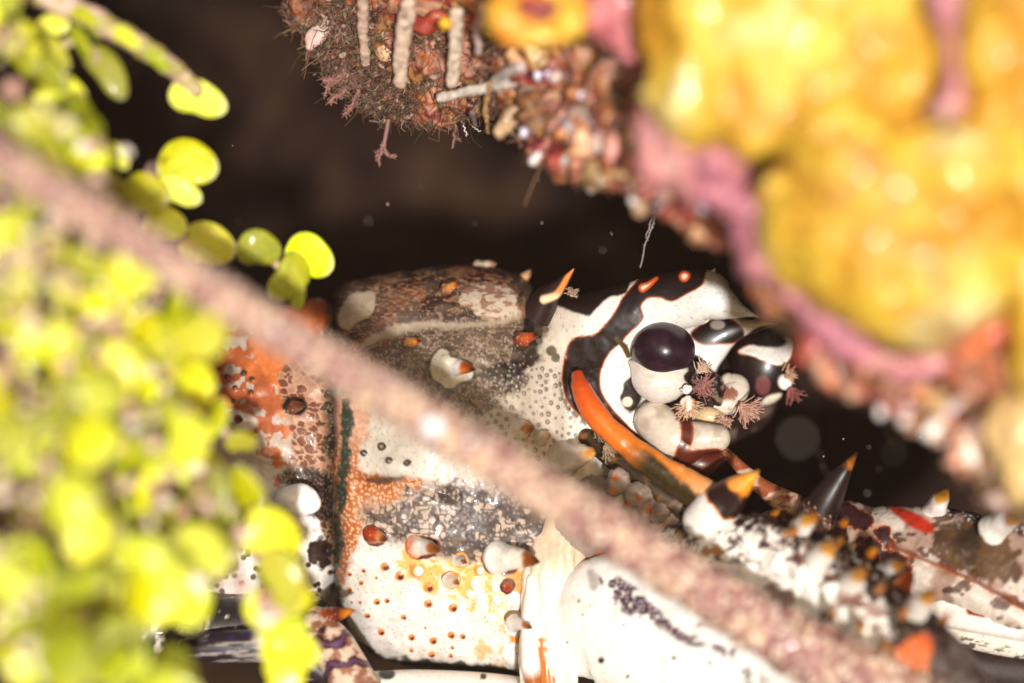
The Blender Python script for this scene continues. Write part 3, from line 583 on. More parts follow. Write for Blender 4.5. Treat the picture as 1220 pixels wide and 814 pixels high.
# ---- antennule: white joints with brown bands, a thin red-brown stalk
def cropC(*p): return [(740 + x / 4.523, 440 + y / 4.523) for x, y in p]
def pan(px, py, s, a, V):
    c = mix(np.tile(lin('#c6b9a8'), (len(px), 1)), lin('#94826f'), ss(.42, .7, fbm(px / 14, py / 14, s=98)) * .6)
    d = psd(px, py, cropC((270, 200), (320, 240), (380, 290), (385, 380), (370, 440), (540, 440), (540, 600), (300, 520), (300, 440), (325, 370), (320, 290))); return band(px, py, d, edge=lin('#a04a1c'), core=lin('#4f1f12'), c=c, w=2)
ann = Geo()
tube(ann, [(778, 500, -.05, 24), (800, 520, -.15, 28), (818, 532, -.2, 24)], n=60, m=50, paint=pan)
tube(ann, [(812, 518, -.25, 18), (835, 522, -.3, 19), (856, 522, -.32, 16)], n=60, m=50, paint=pan)
tube(ann, [(815, 548, -.05, 18), (838, 552, -.1, 16), (858, 545, -.1, 8)], n=40, m=40, paint=pan)
an = ann.build('antennule', M_smooth, lob)
g = Geo(); tube(g, [(826, 500, .1, 9), (842, 496, 0, 12), (858, 500, 0, 9)], n=30, m=30, paint=lin('#c9ad84')); tube(g, [(846, 485, .2, 14), (866, 478, .2, 17), (878, 462, .25, 15), (868, 456, .3, 12)], n=50, m=40, paint=lambda px, py, s, a, V: mix(np.tile(lin('#cdbfae'), (len(px), 1)), lin('#7a3a20'), ss(.55, .64, fbm(px / 13, py / 13, s=99)) * .9))
g.build('joint', M_smooth, an)
g = Geo(); tube(g, [(862, 536, .1, 5), (885, 560, .0, 8), (905, 578, -.1, 10), (925, 592, -.15, 13), (945, 602, -.2, 15)], n=60, m=30, paint=lambda px, py, s, a, V: mix(np.tile(lin('#8c4a2c'), (len(px), 1)), lin('#cfb29a'), ss(.5, .62, fbm(px / 12, py / 6, s=100)) * .8)); g.build('stalk', M_smooth, an)

def tuft(parent, x, y, d, L, n, col, ang=(0, 360), name='bristle_tuft', seed=1, curl=.3):
    r = np.random.default_rng(seed); g = Geo()
    for i in range(n):
        a_ = radians(r.uniform(*ang)); dp = r.uniform(-.8, .15); l = L * r.uniform(.5, 1.) / 100
        dr = np.array((math.cos(a_), dp, math.sin(a_))); dr /= np.linalg.norm(dr); p = P(x + r.normal(0, 2.5), y + r.normal(0, 2.5), d)
        b_ = r.normal(0, curl, 3); pts = [p + dr * l * t + b_ * l * t * t * .4 for t in np.linspace(0, 1, 5)]
        cc = col * r.uniform(.7, 1.2); fil(g, pts, .011, .006, cc, 4)
        for t in (.45, .7, .95):
            q_ = pts[0] + dr * l * t + b_ * l * t * t * .4; e = r.normal(0, 1, 3); fil(g, [q_, q_ + e / np.linalg.norm(e) * .03], .005, .004, cc, 3)
    return g.build(name, M_hair, parent, origin=P(x, y, d))
TC = lin('#d2a894')
tuft(eye, 838, 462, -.35, 16, 70, lin('#b07a70'), seed=2); tuft(eye, 820, 484, -.42, 17, 70, lin('#e3c0a0'), (180, 380), seed=3); tuft(eye, 835, 442, -.3, 13, 40, lin('#e0c2aa'), (-20, 120), seed=4)
tuft(an, 886, 486, -.1, 22, 70, lin('#d9ad98'), (-110, 40), seed=5); tuft(an, 862, 500, -.15, 12, 40, TC, (180, 360), seed=6)
tuft(fe, 942, 466, .35, 18, 40, lin('#a4605a'), (-110, 10), seed=7); tuft(fe, 938, 448, .35, 12, 26, lin('#d9a98a'), (-30, 90), seed=8)
tuft(carapace, 715, 512, -.5, 16, 34, lin('#a89078'), (-100, 30), seed=9); tuft(carapace, 722, 535, -.5, 16, 34, lin('#b59a80'), (-110, 60), seed=10); tuft(carapace, 678, 347, -.2, 9, 24, lin('#b89a80'), (-40, 30), seed=12)

# ---- mouth region: pale plates below the ridge
g = Geo()
def pmo(px, py, s, a, V):
    c = mix(np.tile(lin('#9c8c80'), (len(px), 1)), lin('#6e5c50'), ss(.4, .7, fbm(px / 16, py / 16, s=101)) * .6)
    return mix(c, lin('#b5622c'), ss(.22, .12, wor(px / 26, py / 26, 5)[0]))
tube(g, [(700, 620, -.2, 50), (745, 610, -.25, 46), (790, 622, -.3, 38), (840, 640, -.4, 26)], n=90, m=70, paint=pmo, bump=lambda px, py, s, a, V: (fbm(px / 14, py / 14, s=102) - .5) * .14)
for x, y, r in ((735, 575, 16), (760, 590, 18), (783, 612, 14), (805, 630, 12), (748, 612, 14)): ball(g, x, y, -.65, r, n=26, m=30, bump=lambda px, py, V: (fbm(px / 9, py / 9, s=112) - .5) * .12, paint=lambda px, py, V: pmo(px, py, None, None, V))
g.build('mouthpart', M_shell, lob)

# ---- antenna base: membrane, smooth white segment, spiny segments
g = Geo()
def pme(px, py, s, a, V):
    c = mix(np.tile(lin('#e6e2d0'), (len(px), 1)), lin('#b9c4a0'), ss(.4, .7, fbm(px / 9, py / 40, s=103)) * .5); c = mix(c, lin('#c9a98a'), ss(700, 660, py) * .8)
    d = psd(px, py, [(636, 790), (646, 760), (652, 790), (660, 812), (640, 830), (628, 812)]); return mix(c, lin('#b5651e'), ss(4, -2, d + (vn(px / 6, py / 6) - .5) * 6))
tube(g, [(668, 640, -.25, 34), (660, 680, -.35, 36), (655, 730, -.4, 34), (652, 780, -.45, 34), (654, 840, -.45, 32)], n=110, m=70, rd=.8, paint=pme, bump=lambda px, py, s, a, V: (fbm(px / 8, py / 50, s=104) - .5) * .12)
tube(g, [(634, 690, -.5, 7), (630, 740, -.62, 9), (632, 790, -.66, 12), (636, 816, -.66, 10)], n=50, m=30, paint=lambda px, py, s, a, V: mix(np.tile(W1, (len(px), 1)), lin('#9a5214'), ss(.8, .95, s)))
g.build('joint_membrane', M_smooth, lob)
def pb1(px, py, s, a, V):
    n2 = fbm(px / 10, py / 10, o=3, s=105) - .5; gr, _, gid = wor(px / 5, py / 5, 106)
    c = mix(np.tile(lin('#efe9e0'), (len(px), 1)), lin('#cfc3b4'), ss(.5, .75, fbm(px / 50, py / 30, s=107)) * .4)
    d = lsd(px, py, [(715, 692, 3), (735, 700, 10), (752, 716, 14), (775, 728, 9), (795, 745, 6), (820, 762, 4), (850, 770, 3), (870, 778, 6)])
    w1 = ss(.42, .5, vn(px / 7 + n2, py / 7, s=110) + ss(4, -10, d) * .25)
    c = mix(c, mix(np.tile(lin('#4a3340'), (len(px), 1)), lin('#c9b9b4'), ss(.3, .2, gr)), ss(5, -3, d + n2 * 12) * w1)
    d = psd(px, py, [(700, 680), (712, 684), (712, 700), (704, 704)]); c = mix(c, lin('#b5a9a0'), ss(3, -3, d))
    for x, y, r in ((716, 787, 4.5), (770, 728, 2), (802, 784, 3.5), (846, 790, 3), (690, 716, 2), (748, 806, 2.5), (703, 722, 1.5), (694, 733, 1.5), (742, 745, 2), (677, 765, 1.5), (762, 735, 2)): c = mix(c, lin('#232019'), ss(1.2, .8, np.hypot(px - x, (py - y) * 1.3) / r))
    lo = psd(px, py, [(850, 770), (900, 780), (950, 830), (900, 850), (870, 830), (862, 800)]); c = mix(c, lin('#262a20'), ss(3, -3, lo + n2 * 60 + 8) * ss(.5, .6, n2 + .5) * .85)
    return c
g = Geo(); tube(g, [(690, 745, -.35, 62), (725, 742, -.55, 80), (770, 752, -.8, 86), (820, 775, -1.1, 84), (880, 810, -1.45, 76), (950, 860, -1.9, 66)], n=240, m=220, rd=.7, paint=pb1, bump=lambda px, py, s, a, V: (fbm(px / 60, py / 60, s=108) - .5) * .12 + (vn(px / 7, py / 7, s=109) - .5) * .008)
seg1 = g.build('antenna_base', M_smooth, lob); seg1['label'] = 'smooth white lower segment of the antenna base'
ball_l = [(736, 733, 10), (766, 742, 12), (790, 757, 11), (838, 752, 16), (862, 770, 12), (880, 795, 12)]
g = Geo()
for x, y, r in ball_l: ball(g, x, y, -1.1 - (x - 736) * .004, r, r * .85, r, n=22, m=28, paint=lambda px, py, V: mix(np.tile(W1, (len(px), 1)), lin('#a8581c'), ss(.6, .7, fbm(px / 8, py / 8, s=111))))
g.build('tubercle_or_highlight', M_smooth, seg1)
def pb2(px, py, s, a, V):
    n1 = fbm(px / 30, py / 30, s=120); n2 = fbm(px / 9, py / 9, o=3, s=121) - .5; gr, _, gid = wor(px / 6, py / 6, 122)
    top = 612 + np.interp(px, [800, 900, 960, 1040, 1110, 1180], [10, 6, 26, 80, 140, 200])
    v = (py - top) + 8
    c = np.tile(lin('#efe7dc'), (len(px), 1))
    w = np.abs(vn(px / 11 + n2 * 3, py / 13, s=123) - .5)
    c = mix(c, lin('#3f2830'), ss(.15, .08, w) * ss(75, 45, v) * ss(-5, 5, v)); c = mix(c, lin('#7a5040'), ss(.6, .66, n1) * ss(20, 40, v) * .8)
    c = mix(c, lin('#6a4032'), ss(.07, .02, w) * ss(110, 60, v) * .8)
    c = mix(c, lin('#2a1716'), ss(32, 12, v + n2 * 50) * ss(.35, .5, n1 + .1)); c = mix(c, lin('#e5dccf'), ss(.3, .2, gr) * (gid > .45) * ss(45, 20, v) * .8)
    c = mix(c, lin('#c98a4a'), ss(.6, .68, n1) * ss(900, 860, px) * .7)
    c = mix(c, lin('#35231c'), ss(1040, 1090, px + n2 * 60) * .9)
    return c
g = Geo(); tube(g, [(800, 664, -.55, 40), (850, 662, -.85, 50), (905, 668, -1.15, 56), (960, 690, -1.5, 58), (1020, 730, -1.9, 58), (1080, 778, -2.3, 56), (1130, 830, -2.7, 52), (1180, 890, -3, 48)], n=260, m=160, rd=.8, paint=pb2, bump=lambda px, py, s, a, V: (fbm(px / 22, py / 22, o=4, s=124) - .5) * .13)
seg2 = g.build('antenna_base', M_shell, lob); seg2['label'] = 'spiny upper segment of the antenna base, dark above and white below'
def whs(bx, by, d, L=22, r=13, ang=48, dd=-.45, sh=lin('#efe8dd')):
    a_ = radians(ang); spine(seg2, (bx, by, d), (bx + L * math.cos(a_), by - L * math.sin(a_), d + dd), r, [(0, sh), (.5, sh), (.6, lin('#d99a22')), (.85, lin('#a8641a')), (1, lin('#3a1a08'))], pw=.66, spotty=False, fl=0, sink=.35)
for args in ((952, 634, -1.75, 34, 15), (973, 670, -2.2, 38, 17), (1010, 700, -2.45, 33, 15), (1055, 680, -1.9, 28, 12, 20), (1093, 726, -2.9, 34, 16), (932, 640, -1.6, 14, 9), (1018, 752, -2.6, 18, 12), (1048, 776, -2.8, 18, 12)): whs(*args)
def pA(px, py, s, a, V):
    n2 = fbm(px / 8, py / 8, s=130) - .5; t = s + n2 * .12
    c = ramp(t, [(0, W1), (.30, W1), (.335, lin('#c9762a')), (.37, lin('#24120f')), (.62, lin('#24120f')), (.68, lin('#c97a18')), (.9, lin('#dd9a1e')), (1, lin('#6a3a10'))])
    d = np.hypot(px - 877, (py - 577) * 1.2); c = mix(c, lin('#e8923a'), ss(12, 8, d)); return c
g = Geo(); tube(g, [(838, 622, -.95, 26), (852, 607, -1.05, 27), (866, 594, -1.15, 23), (880, 581, -1.3, 16), (892, 571, -1.4, 9), (905, 560, -1.5, .8)], n=90, m=60, paint=pA, caps=(True, False))
o = g.build('spine', M_smooth, seg2); o['label'] = 'large white, black and amber spine'
def pB(px, py, s, a, V):
    c = ramp(s + (vn(px / 6, py / 6) - .5) * .1, [(0, lin('#8a6a5a')), (.12, lin('#3a201a')), (.2, lin('#20110f')), (.75, lin('#20110f')), (.85, lin('#a8611c')), (1, lin('#2a1208'))])
    return mix(c, lin('#c9b6a6'), ss(.25, .15, wor(px / 7, py / 7, 3)[0]) * (s < .2) * .5)
g = Geo(); tube(g, [(972, 616, -.55, 24), (985, 594, -.65, 20), (999, 572, -.75, 13), (1011, 554, -.85, 6), (1021, 539, -1., .8)], n=80, m=50, paint=pB, caps=(True, False)); g.build('spine', M_smooth, seg2)
for bx, by, d, L, ang in ((915, 622, -1.1, 20, 50), (938, 640, -1.6, 16, 40), (992, 656, -1.7, 20, 55), (1030, 668, -1.7, 24, 48), (1040, 712, -2.5, 22, 50), (1068, 742, -2.8, 24, 52), (1118, 748, -2.9, 24, 55), (1000, 632, -1.0, 18, 60), (985, 735, -2.5, 16, 45)):
    spine(seg2, (bx, by, d), (bx + L * math.cos(radians(ang)), by - L * math.sin(radians(ang)), d - .4), 9, [(0, lin('#2a1512')), (.45, lin('#33190f')), (.6, lin('#c9701c')), (.85, lin('#d9901c')), (1, lin('#3a1a08'))], pw=.66, spotty=False, fl=0, sink=.25)
# orange plate-like spines
spine(seg2, (1064, 716, -2.0), (1088, 680, -2.3), 16, [(0, lin('#e0b08a')), (.4, lin('#c9642c')), (1, lin('#7a2c10'))], rd=.35, pw=.6)
spine(seg2, (1082, 790, -3.0), (1108, 754, -3.2), 24, [(0, lin('#c9744a')), (.6, lin('#c9602a')), (1, lin('#9a4018'))], rd=.35, pw=.5)

# ---- far antenna base, right
def pb3(px, py, s, a, V):
    n1 = fbm(px / 34, py / 34, s=140); n2 = fbm(px / 9, py / 9, o=3, s=141) - .5; gr, _, gid = wor(px / 5.5, py / 5.5, 142)
    c = mix(np.tile(lin('#cdbfb0'), (len(px), 1)), lin('#8a6450'), ss(.42, .62, n1) * .75); bl_ = ss(.56, .6, fbm(px / 22 + 7, py / 16, o=3, s=144)); c = mix(c, lin('#46241c'), bl_ * .85)
    for poly in ([(1020, 645), (1040, 640), (1062, 652), (1080, 672), (1086, 690), (1060, 695), (1040, 672)], [(1022, 652), (1036, 650), (1048, 662), (1050, 676), (1028, 672)], [(985, 602), (1010, 600), (1040, 618), (1036, 632), (1010, 625), (990, 618)], [(1040, 632), (1056, 628), (1066, 650), (1052, 654)]):
        d = psd(px, py, poly); c = band(px, py, d + n2 * 10, c=c, edge=lin('#b5643a'), core=lin('#33191a'))
    d = psd(px, py, [(1110, 632), (1150, 620), (1200, 640), (1215, 680), (1180, 692), (1130, 672)]); c = mix(c, mix(np.tile(lin('#33261a'), (len(px), 1)), lin('#5a4028'), ss(.4, .6, n1)), ss(6, -4, d + n2 * 36))
    d = psd(px, py, [(1060, 606), (1080, 608), (1106, 620), (1112, 634), (1090, 630)]); c = mix(c, lin('#b5301c'), ss(3, -2, d))
    d = psd(px, py, [(1100, 590), (1240, 600), (1240, 640), (1170, 622), (1120, 606)]); c = mix(c, mix(np.tile(lin('#3a2228'), (len(px), 1)), lin('#efe6da'), ss(.36, .26, gr)), ss(4, -3, d + n2 * 16))
    l = lsd(px, py, [(1060, 650, 2), (1100, 668, 3), (1150, 690, 4), (1200, 715, 5), (1240, 740, 5)]); c = mix(c, lin('#8a4524'), ss(5, -2, l + n2 * 10) * .85)
    return c
g = Geo(); tube(g, [(930, 640, .3, 36), (985, 640, .2, 44), (1050, 655, .0, 52), (1120, 664, -.3, 58), (1190, 682, -.6, 66), (1290, 700, -.9, 72)], n=240, m=150, rd=.8, paint=pb3, bump=lambda px, py, s, a, V: (fbm(px / 24, py / 24, o=4, s=143) - .5) * .09 - .1 * np.exp(-(lsd(px, py, [(1060, 655, 0), (1150, 695, 0), (1240, 745, 0)]) / 6) ** 2))
seg3 = g.build('antenna_base', M_shell, lob); seg3['label'] = 'antenna base of the far side, mottled brown and white'
def sp3(bx, by, d, L, r, ang):
    a_ = radians(ang); spine(seg3, (bx, by, d), (bx + L * math.cos(a_), by - L * math.sin(a_), d - .3), r, [(0, lin('#efe8dd')), (.5, lin('#efe8dd')), (.62, lin('#c98a22')), (1, lin('#3a1a08'))], pw=.66, spotty=False, fl=0, sink=.35)
sp3(1112, 610, -.7, 34, 15, 58); sp3(1184, 630, -1.3, 44, 19, 30)
def ppl(px, py, s, a, V):
    n2 = fbm(px / 9, py / 9, s=150) - .5; c = mix(np.tile(lin('#ebe2d6'), (len(px), 1)), lin('#b59a80'), ss(.55, .75, fbm(px / 30, py / 30, s=151)) * .6)
    for pts in ([(1155, 728, 4), (1175, 732, 4), (1190, 722, 4), (1210, 716, 5), (1222, 726, 5)], [(1116, 664, 2.5), (1120, 680, 3)], [(1118, 688, 2), (1135, 676, 3)]):
        d = lsd(px, py, pts) + n2 * 6; c = band(px, py, d, c=c, edge=lin('#c9702c'), core=lin('#6a2412'))
    c = mix(c, lin('#5a2412'), ss(1.2, .8, np.hypot(px - 1152, py - 713) / 3.5)); c = mix(c, lin('#8a4a24'), ss(2, -1, lsd(px, py, [(1130, 700, 0), (1170, 698, .5), (1210, 712, 0)]) + n2 * 8) * .7)
    return c
g = Geo(); tube(g, [(1090, 700, -.2, 26), (1135, 708, -.45, 38), (1190, 718, -.7, 42), (1270, 735, -.9, 44)], n=140, m=90, rd=.6, paint=ppl, bump=lambda px, py, s, a, V: .03 * np.sin((py - px * .15) / 5) * ss(735, 745, py)); g.build('shell_plate', M_smooth, seg3)
g = Geo(); tube(g, [(1120, 752, -.3, 8), (1160, 760, -.5, 14), (1210, 768, -.7, 16), (1270, 772, -.8, 16)], n=80, m=50, rd=.8, paint=lambda px, py, s, a, V: mix(np.tile(lin('#ddd2c2'), (len(px), 1)), lin('#33301f'), ss(.55, .62, fbm(px / 12, py / 5, s=152)) * .9)); g.build('shell_plate', M_smooth, seg3)
g = Geo(); tube(g, [(1090, 745, .8, 30), (1160, 790, .8, 40), (1290, 800, .6, 50)], n=60, m=40, paint=lin('#2a1a14')); g.build('walking_leg', M_shell, lob)

# ---- legs and underside at the lower left
def pleg(px, py, s, a, V):
    w_ = np.sin(s * 16 + fbm(px / 20, py / 20, s=160) * 7 + np.cos(a) * 1.3); c = mix(np.tile(lin('#cbb29c'), (len(px), 1)), lin('#8a5a44'), ss(.45, .6, fbm(px / 8, py / 8, s=165))); c = mix(c, lin('#3a1814'), ss(-.2, .3, w_)); return mix(c, lin('#5a3a5a'), ss(.8, .95, w_))
g = Geo(); tube(g, [(372, 742, -.7, 14), (392, 762, -.75, 24), (408, 790, -.8, 27), (430, 830, -.9, 28)], n=80, m=50, paint=pleg); leg1 = g.build('walking_leg', M_smooth, lob); leg1['label'] = 'brown and cream banded leg joint'
spine(leg1, (378, 738, -.7), (424, 728, -1.), 13, [(0, lin('#e0c0a0')), (.3, lin('#8a3a1c')), (.6, lin('#5a1d12')), (.85, lin('#c9741e')), (1, lin('#8a4a14'))])
g = Geo()
tube(g, [(225, 772, -.6, 16), (275, 770, -.6, 20), (330, 772, -.6, 20), (385, 800, -.5, 20)], n=90, m=50, paint=lambda px, py, s, a, V: mix(mix(np.tile(lin('#2a2023'), (len(px), 1)), lin('#8f857f'), ss(.52, .68, fbm(px / 30 + py / 30, py / 5 + px / 60, s=161))), lin('#2a2c50'), ss(.6, .7, fbm(px / 16, py / 8, s=162)) * .6)); g.build('walking_leg', M_smooth, lob)
g = Geo(); tube(g, [(430, 822, .1, 22), (500, 830, .1, 32), (600, 836, .1, 32), (680, 850, .1, 30)], n=120, m=60, paint=lambda px, py, s, a, V: mix(np.tile(W1, (len(px), 1)), lin('#24261c'), ss(1.2, .8, np.hypot((px - 461) / 10, (py - 803) / 7)) + ss(1.2, .8, np.hypot((px - 576) / 4, (py - 806) / 4)))); g.build('walking_leg', M_smooth, lob)
g = Geo(); tube(g, [(60, 745, -.2, 30), (160, 750, -.2, 40), (280, 745, -.1, 34), (370, 735, .1, 26)], n=120, m=60, paint=lambda px, py, s, a, V: mix(np.tile(lin('#241c18'), (len(px), 1)), lin('#c9bdac'), ss(.56, .64, fbm(px / 12 + py / 40, py / 10, s=163)))); g.build('underside', M_shell, lob)
g = Geo(); ball(g, 356, 596, -.75, 27, 19, 16, n=40, m=48, rot=-.25, paint=lin('#fbf8f4'), bump=lambda px, py, V: (fbm(px / 18, py / 18, s=164) - .5) * .06); g.build('tubercle_or_highlight', M_smooth, carapace)

# ---- the long antenna folded back across the front
def pfl(px, py, s, a, V):
    n1 = fbm(px / 30, py / 30, s=170); n2 = fbm(px / 12, py / 12, s=171)
    c = mix(np.tile(lin('#9c6c65'), (len(px), 1)), lin('#c8a58a'), ss(.42, .6, n1)); c = mix(c, lin('#94665f'), ss(.5, .66, n2) * .8)
    c = mix(c, lin('#7f5a58'), ss(-.1, -.9, -np.cos(a)) * .0 + ss(.45, .6, fbm(s * 60, np.cos(a) * 1.5, s=172)) * .35)
    ring = np.abs(((s * 112 + .25 * np.sin(a * 3)) % 1) - .5) * 2
    c = mix(c, lin('#7a4638'), ss(.66, .95, ring) * (.35 + .45 * ss(.5, .9, s))); d, _, _ = wor(s * 112, a * 2.0, 173); return mix(c, lin('#f2dfc8'), ss(.32, .15, d) * .8)
def bfl(px, py, s, a, V):
    ring = np.abs(((s * 112 + .25 * np.sin(a * 3)) % 1) - .5) * 2; d, _, _ = wor(s * 112, a * 2.0, 173)
    return -.03 * ss(.6, 1, ring) + .05 * ss(.5, .1, d) + (fbm(px / 16, py / 16, s=174) - .5) * .03
g = Geo(); tube(g, [(-300, 5, -7.2, 16), (-100, 120, -6.9, 18), (20, 202, -6.6, 19), (150, 279, -6.2, 20), (300, 376, -5.5, 21), (450, 465, -4.8, 23), (600, 556, -4.2, 25), (750, 647, -3.7, 28), (900, 740, -3.2, 33), (1010, 804, -3.1, 42), (1110, 864, -3.0, 48), (1180, 900, -2.9, 50)], n=900, m=72, paint=pfl, bump=bfl)
o = g.build('antenna', M_flag, lob); o['label'] = 'long ringed pink antenna folded back across the body'

for x, y, d, r in ((516, 508, -4.95, 13), (560, 527, -4.75, 4), (330, 392, -5.7, 4), (812, 742, -3.9, 4)):  # white balls added to the antenna to imitate blurred highlights
    g = Geo(); ball(g, x, y, d, r, n=16, m=20, paint=lin('#ffffff')); g.build('tubercle_or_highlight', M_smooth, o)

# ================================================================== growth on the overhang
def fuse(balls, voxel=.09, it=6):
    """one smooth skin round many ellipsoids: (px, py, d, rx, ry, rd, rot)"""
    g = Geo()
    for b in balls: ball(g, b[0], b[1], b[2] - .35, b[3], b[4], b[5], n=28, m=36, rot=b[6] if len(b) > 6 else 0)
    o = g.build('temporary', M_sponge)
    md = o.modifiers.new('r', 'REMESH'); md.mode = 'VOXEL'; md.voxel_size = voxel
    ms = o.modifiers.new('s', 'SMOOTH'); ms.iterations = it; ms.factor = .6
    dg = bpy.context.evaluated_depsgraph_get(); dg.update(); me = o.evaluated_get(dg).to_mesh()
    V = np.empty(len(me.vertices) * 3); me.vertices.foreach_get('co', V); N = np.empty_like(V); me.vertices.foreach_get('normal', N)
    F = np.array([p.vertices[:] for p in me.polygons if len(p.vertices) == 4]); V = V.reshape(-1, 3); N = N.reshape(-1, 3)
    m_ = o.data; bpy.data.objects.remove(o); bpy.data.meshes.remove(m_)
    return V, N, F
YEL = lin('#dab236'); YEL2 = lin('#c48c20'); YEL3 = lin('#ebdd9c')
def spcol(V, s):
    t = fbm(V[:, 0] * .9, V[:, 2] * .9, V[:, 1] * .9, 4, s); c = np.tile(YEL, (len(V), 1)); c = mix(c, YEL2, ss(.48, .66, t)); c = mix(c, YEL3, ss(.45, .3, t))
    t2 = fbm(V[:, 0] * 3, V[:, 2] * 3, V[:, 1] * 3, 3, s + 5); return mix(c, lin('#b06a16'), ss(.56, .7, t2) * .65)
def spbump(V, s):
    a = fbm(V[:, 0] * 1.1, V[:, 2] * 1.1, V[:, 1] * 1.1, 4, s) - .5; b = fbm(V[:, 0] * 4.5, V[:, 2] * 4.5, V[:, 1] * 4.5, 3, s + 3) - .5
    b2 = np.maximum(vn(V[:, 0] * 7, V[:, 2] * 7, V[:, 1] * 7, s + 9) - .6, 0)
    return a * .6 + b * .16 + b2 * .14
def sponge(name, balls, label, cat, seed, colf=spcol, voxel=.085, group=None, m_=None, amp=1.):
    V, N, F = fuse(balls, voxel); V = V + N * (spbump(V, seed) * amp)[:, None]
    o = Geo().add(V, F, colf(V, seed)).build(name, m_ or M_sponge, origin=P(balls[0][0], balls[0][1], balls[0][2])); return tag(o, label, cat, group)
sponge('yellow_sponge', [(830, 40, -5.0, 70, 90, 80), (850, 115, -5.1, 85, 62, 75), (930, 60, -5.3, 90, 100, 85), (960, 140, -5.3, 60, 45, 60), (1040, 60, -5.4, 95, 105, 80), (900, -60, -5.2, 150, 80, 80), (1060, -60, -5.3, 120, 80, 80), (1060, 130, -5.2, 60, 55, 60), (800, -60, -5, 60, 80, 70), (1010, 150, -5.7, 60, 40, 50), (830, 150, -5.2, 50, 30, 50), (900, 150, -5.3, 60, 36, 50)],
       'broad lumpy yellow sponge at the top of the overhang, left of the pink streak', 'sponge', 40)
sponge('yellow_sponge', [(1180, 40, -5.6, 55, 120, 70), (1200, 150, -5.5, 60, 90, 60), (1260, 60, -5.4, 90, 150, 80), (1225, 260, -5.4, 45, 90, 60), (1235, 360, -5.2, 40, 60, 50), (1180, 170, -5.7, 50, 60, 50), (1240, 430, -5.1, 40, 60, 50)],
       'yellow orange sponge column along the right edge, right of the pink streak', 'sponge', 47)
sponge('yellow_sponge', [(985, 270, -5.2, 85, 70, 80), (1040, 230, -5.4, 100, 85, 85), (1110, 240, -5.5, 85, 90, 80), (1060, 330, -5.4, 90, 80, 80), (1130, 330, -5.5, 65, 70, 70), (1010, 330, -5.1, 60, 60, 60, .3), (1080, 385, -5.2, 60, 40, 55), (1150, 210, -5.8, 60, 60, 60), (1180, 260, -5.6, 40, 60, 50), (1165, 350, -5.4, 30, 50, 40), (930, 230, -5.2, 40, 36, 40), (960, 290, -5.2, 45, 50, 50), (1000, 200, -5.5, 60, 40, 50)],
       'large rounded yellow sponge lobe hanging lowest over the pink crust', 'sponge', 53)
sponge('yellow_sponge', [(1205, 520, -4.7, 26, 50, 26), (1212, 570, -4.7, 24, 32, 24), (1235, 500, -4.7, 40, 60, 40)],
       'small cream yellow sponge knob drooping above the far antenna base', 'sponge', 59, colf=lambda V, s: mix(spcol(V, s), lin('#f0d9a0'), np.full(len(V), .55)))
def pinkc(V, s):
    t = fbm(V[:, 0] * 1.5, V[:, 2] * 1.5, V[:, 1] * 1.5, 4, s); c = mix(np.tile(lin('#d68f8c'), (len(V), 1)), lin('#bb7482'), ss(.45, .6, t)); c = mix(c, lin('#e2b4ac'), ss(.42, .32, t)); return c
sponge('pink_crust', [(815, 172, -4.9, 27.200000000000003, 18.7, 24), (850, 196, -5.0, 27.200000000000003, 18.7, 24), (782, 150, -4.6, 19.200000000000003, 30.599999999999998, 26), (795, 190, -4.6, 24.0, 25.5, 30), (830, 205, -4.7, 25.6, 23.8, 28), (862, 228, -4.7, 24.0, 27.2, 28), (894, 262, -4.8, 25.6, 28.9, 28), (914, 300, -4.8, 24.0, 30.599999999999998, 28), (941, 340, -4.8, 20.8, 28.9, 26), (968, 375, -4.8, 20.8, 28.9, 26), (996, 408, -4.8, 22.400000000000002, 23.8, 26), (1031, 430, -4.8, 27.200000000000003, 20.4, 26), (1076, 440, -4.8, 28.8, 17.0, 24), (1116, 432, -4.8, 24.0, 18.7, 24)],
       'pink coralline crust edging the lower side of the yellow sponge', 'coralline crust', 61, colf=pinkc, voxel=.07, amp=1.3)
sponge('pink_crust', [(1124, 0, -6.3, 22, 60, 22), (1132, 60, -6.25, 20, 40, 20), (1145, 105, -6.2, 24, 30, 22), (1128, 130, -6.1, 30, 18, 18)],
       'pink streak of crust running down between two yellow sponges', 'coralline crust', 67, colf=pinkc, voxel=.07, amp=1.1)
def redc(V, s): return mix(np.tile(lin('#b5382a'), (len(V), 1)), lin('#e07a4a'), ss(.42, .58, fbm(V[:, 0] * 3, V[:, 2] * 3, V[:, 1] * 3, 3, s)))
sponge('red_sponge', [(1170, 400, -5.0, 26, 22, 20), (1195, 380, -5.0, 20, 26, 20), (1150, 425, -4.9, 24, 14, 18)], 'small red sponge patch below the yellow sponges at the right', 'sponge', 71, colf=redc, voxel=.06, amp=.6)
sponge('red_sponge', [(722, 18, -4.1, 32, 34, 26), (750, 10, -4.2, 30, 30, 26), (745, 60, -4.1, 24, 30, 24)], 'dull pink red sponge between the orange ring and the yellow sponge', 'sponge', 72, colf=lambda V, s: mix(np.tile(lin('#a0424a'), (len(V), 1)), lin('#c9787a'), ss(.42, .58, fbm(V[:, 0] * 3, V[:, 2] * 3, V[:, 1] * 3, 3, s))), voxel=.06, amp=.8)
sponge('red_sponge', [(508, 34, -.9, 20, 12, 14), (524, 20, -1.0, 16, 12, 14), (496, 24, -.9, 12, 9, 12)], 'small dark red sponge among the white tubes at the top', 'sponge', 73, colf=lambda V, s: redc(V, s) * np.array((.45, .25, .35)), voxel=.05, amp=.5)
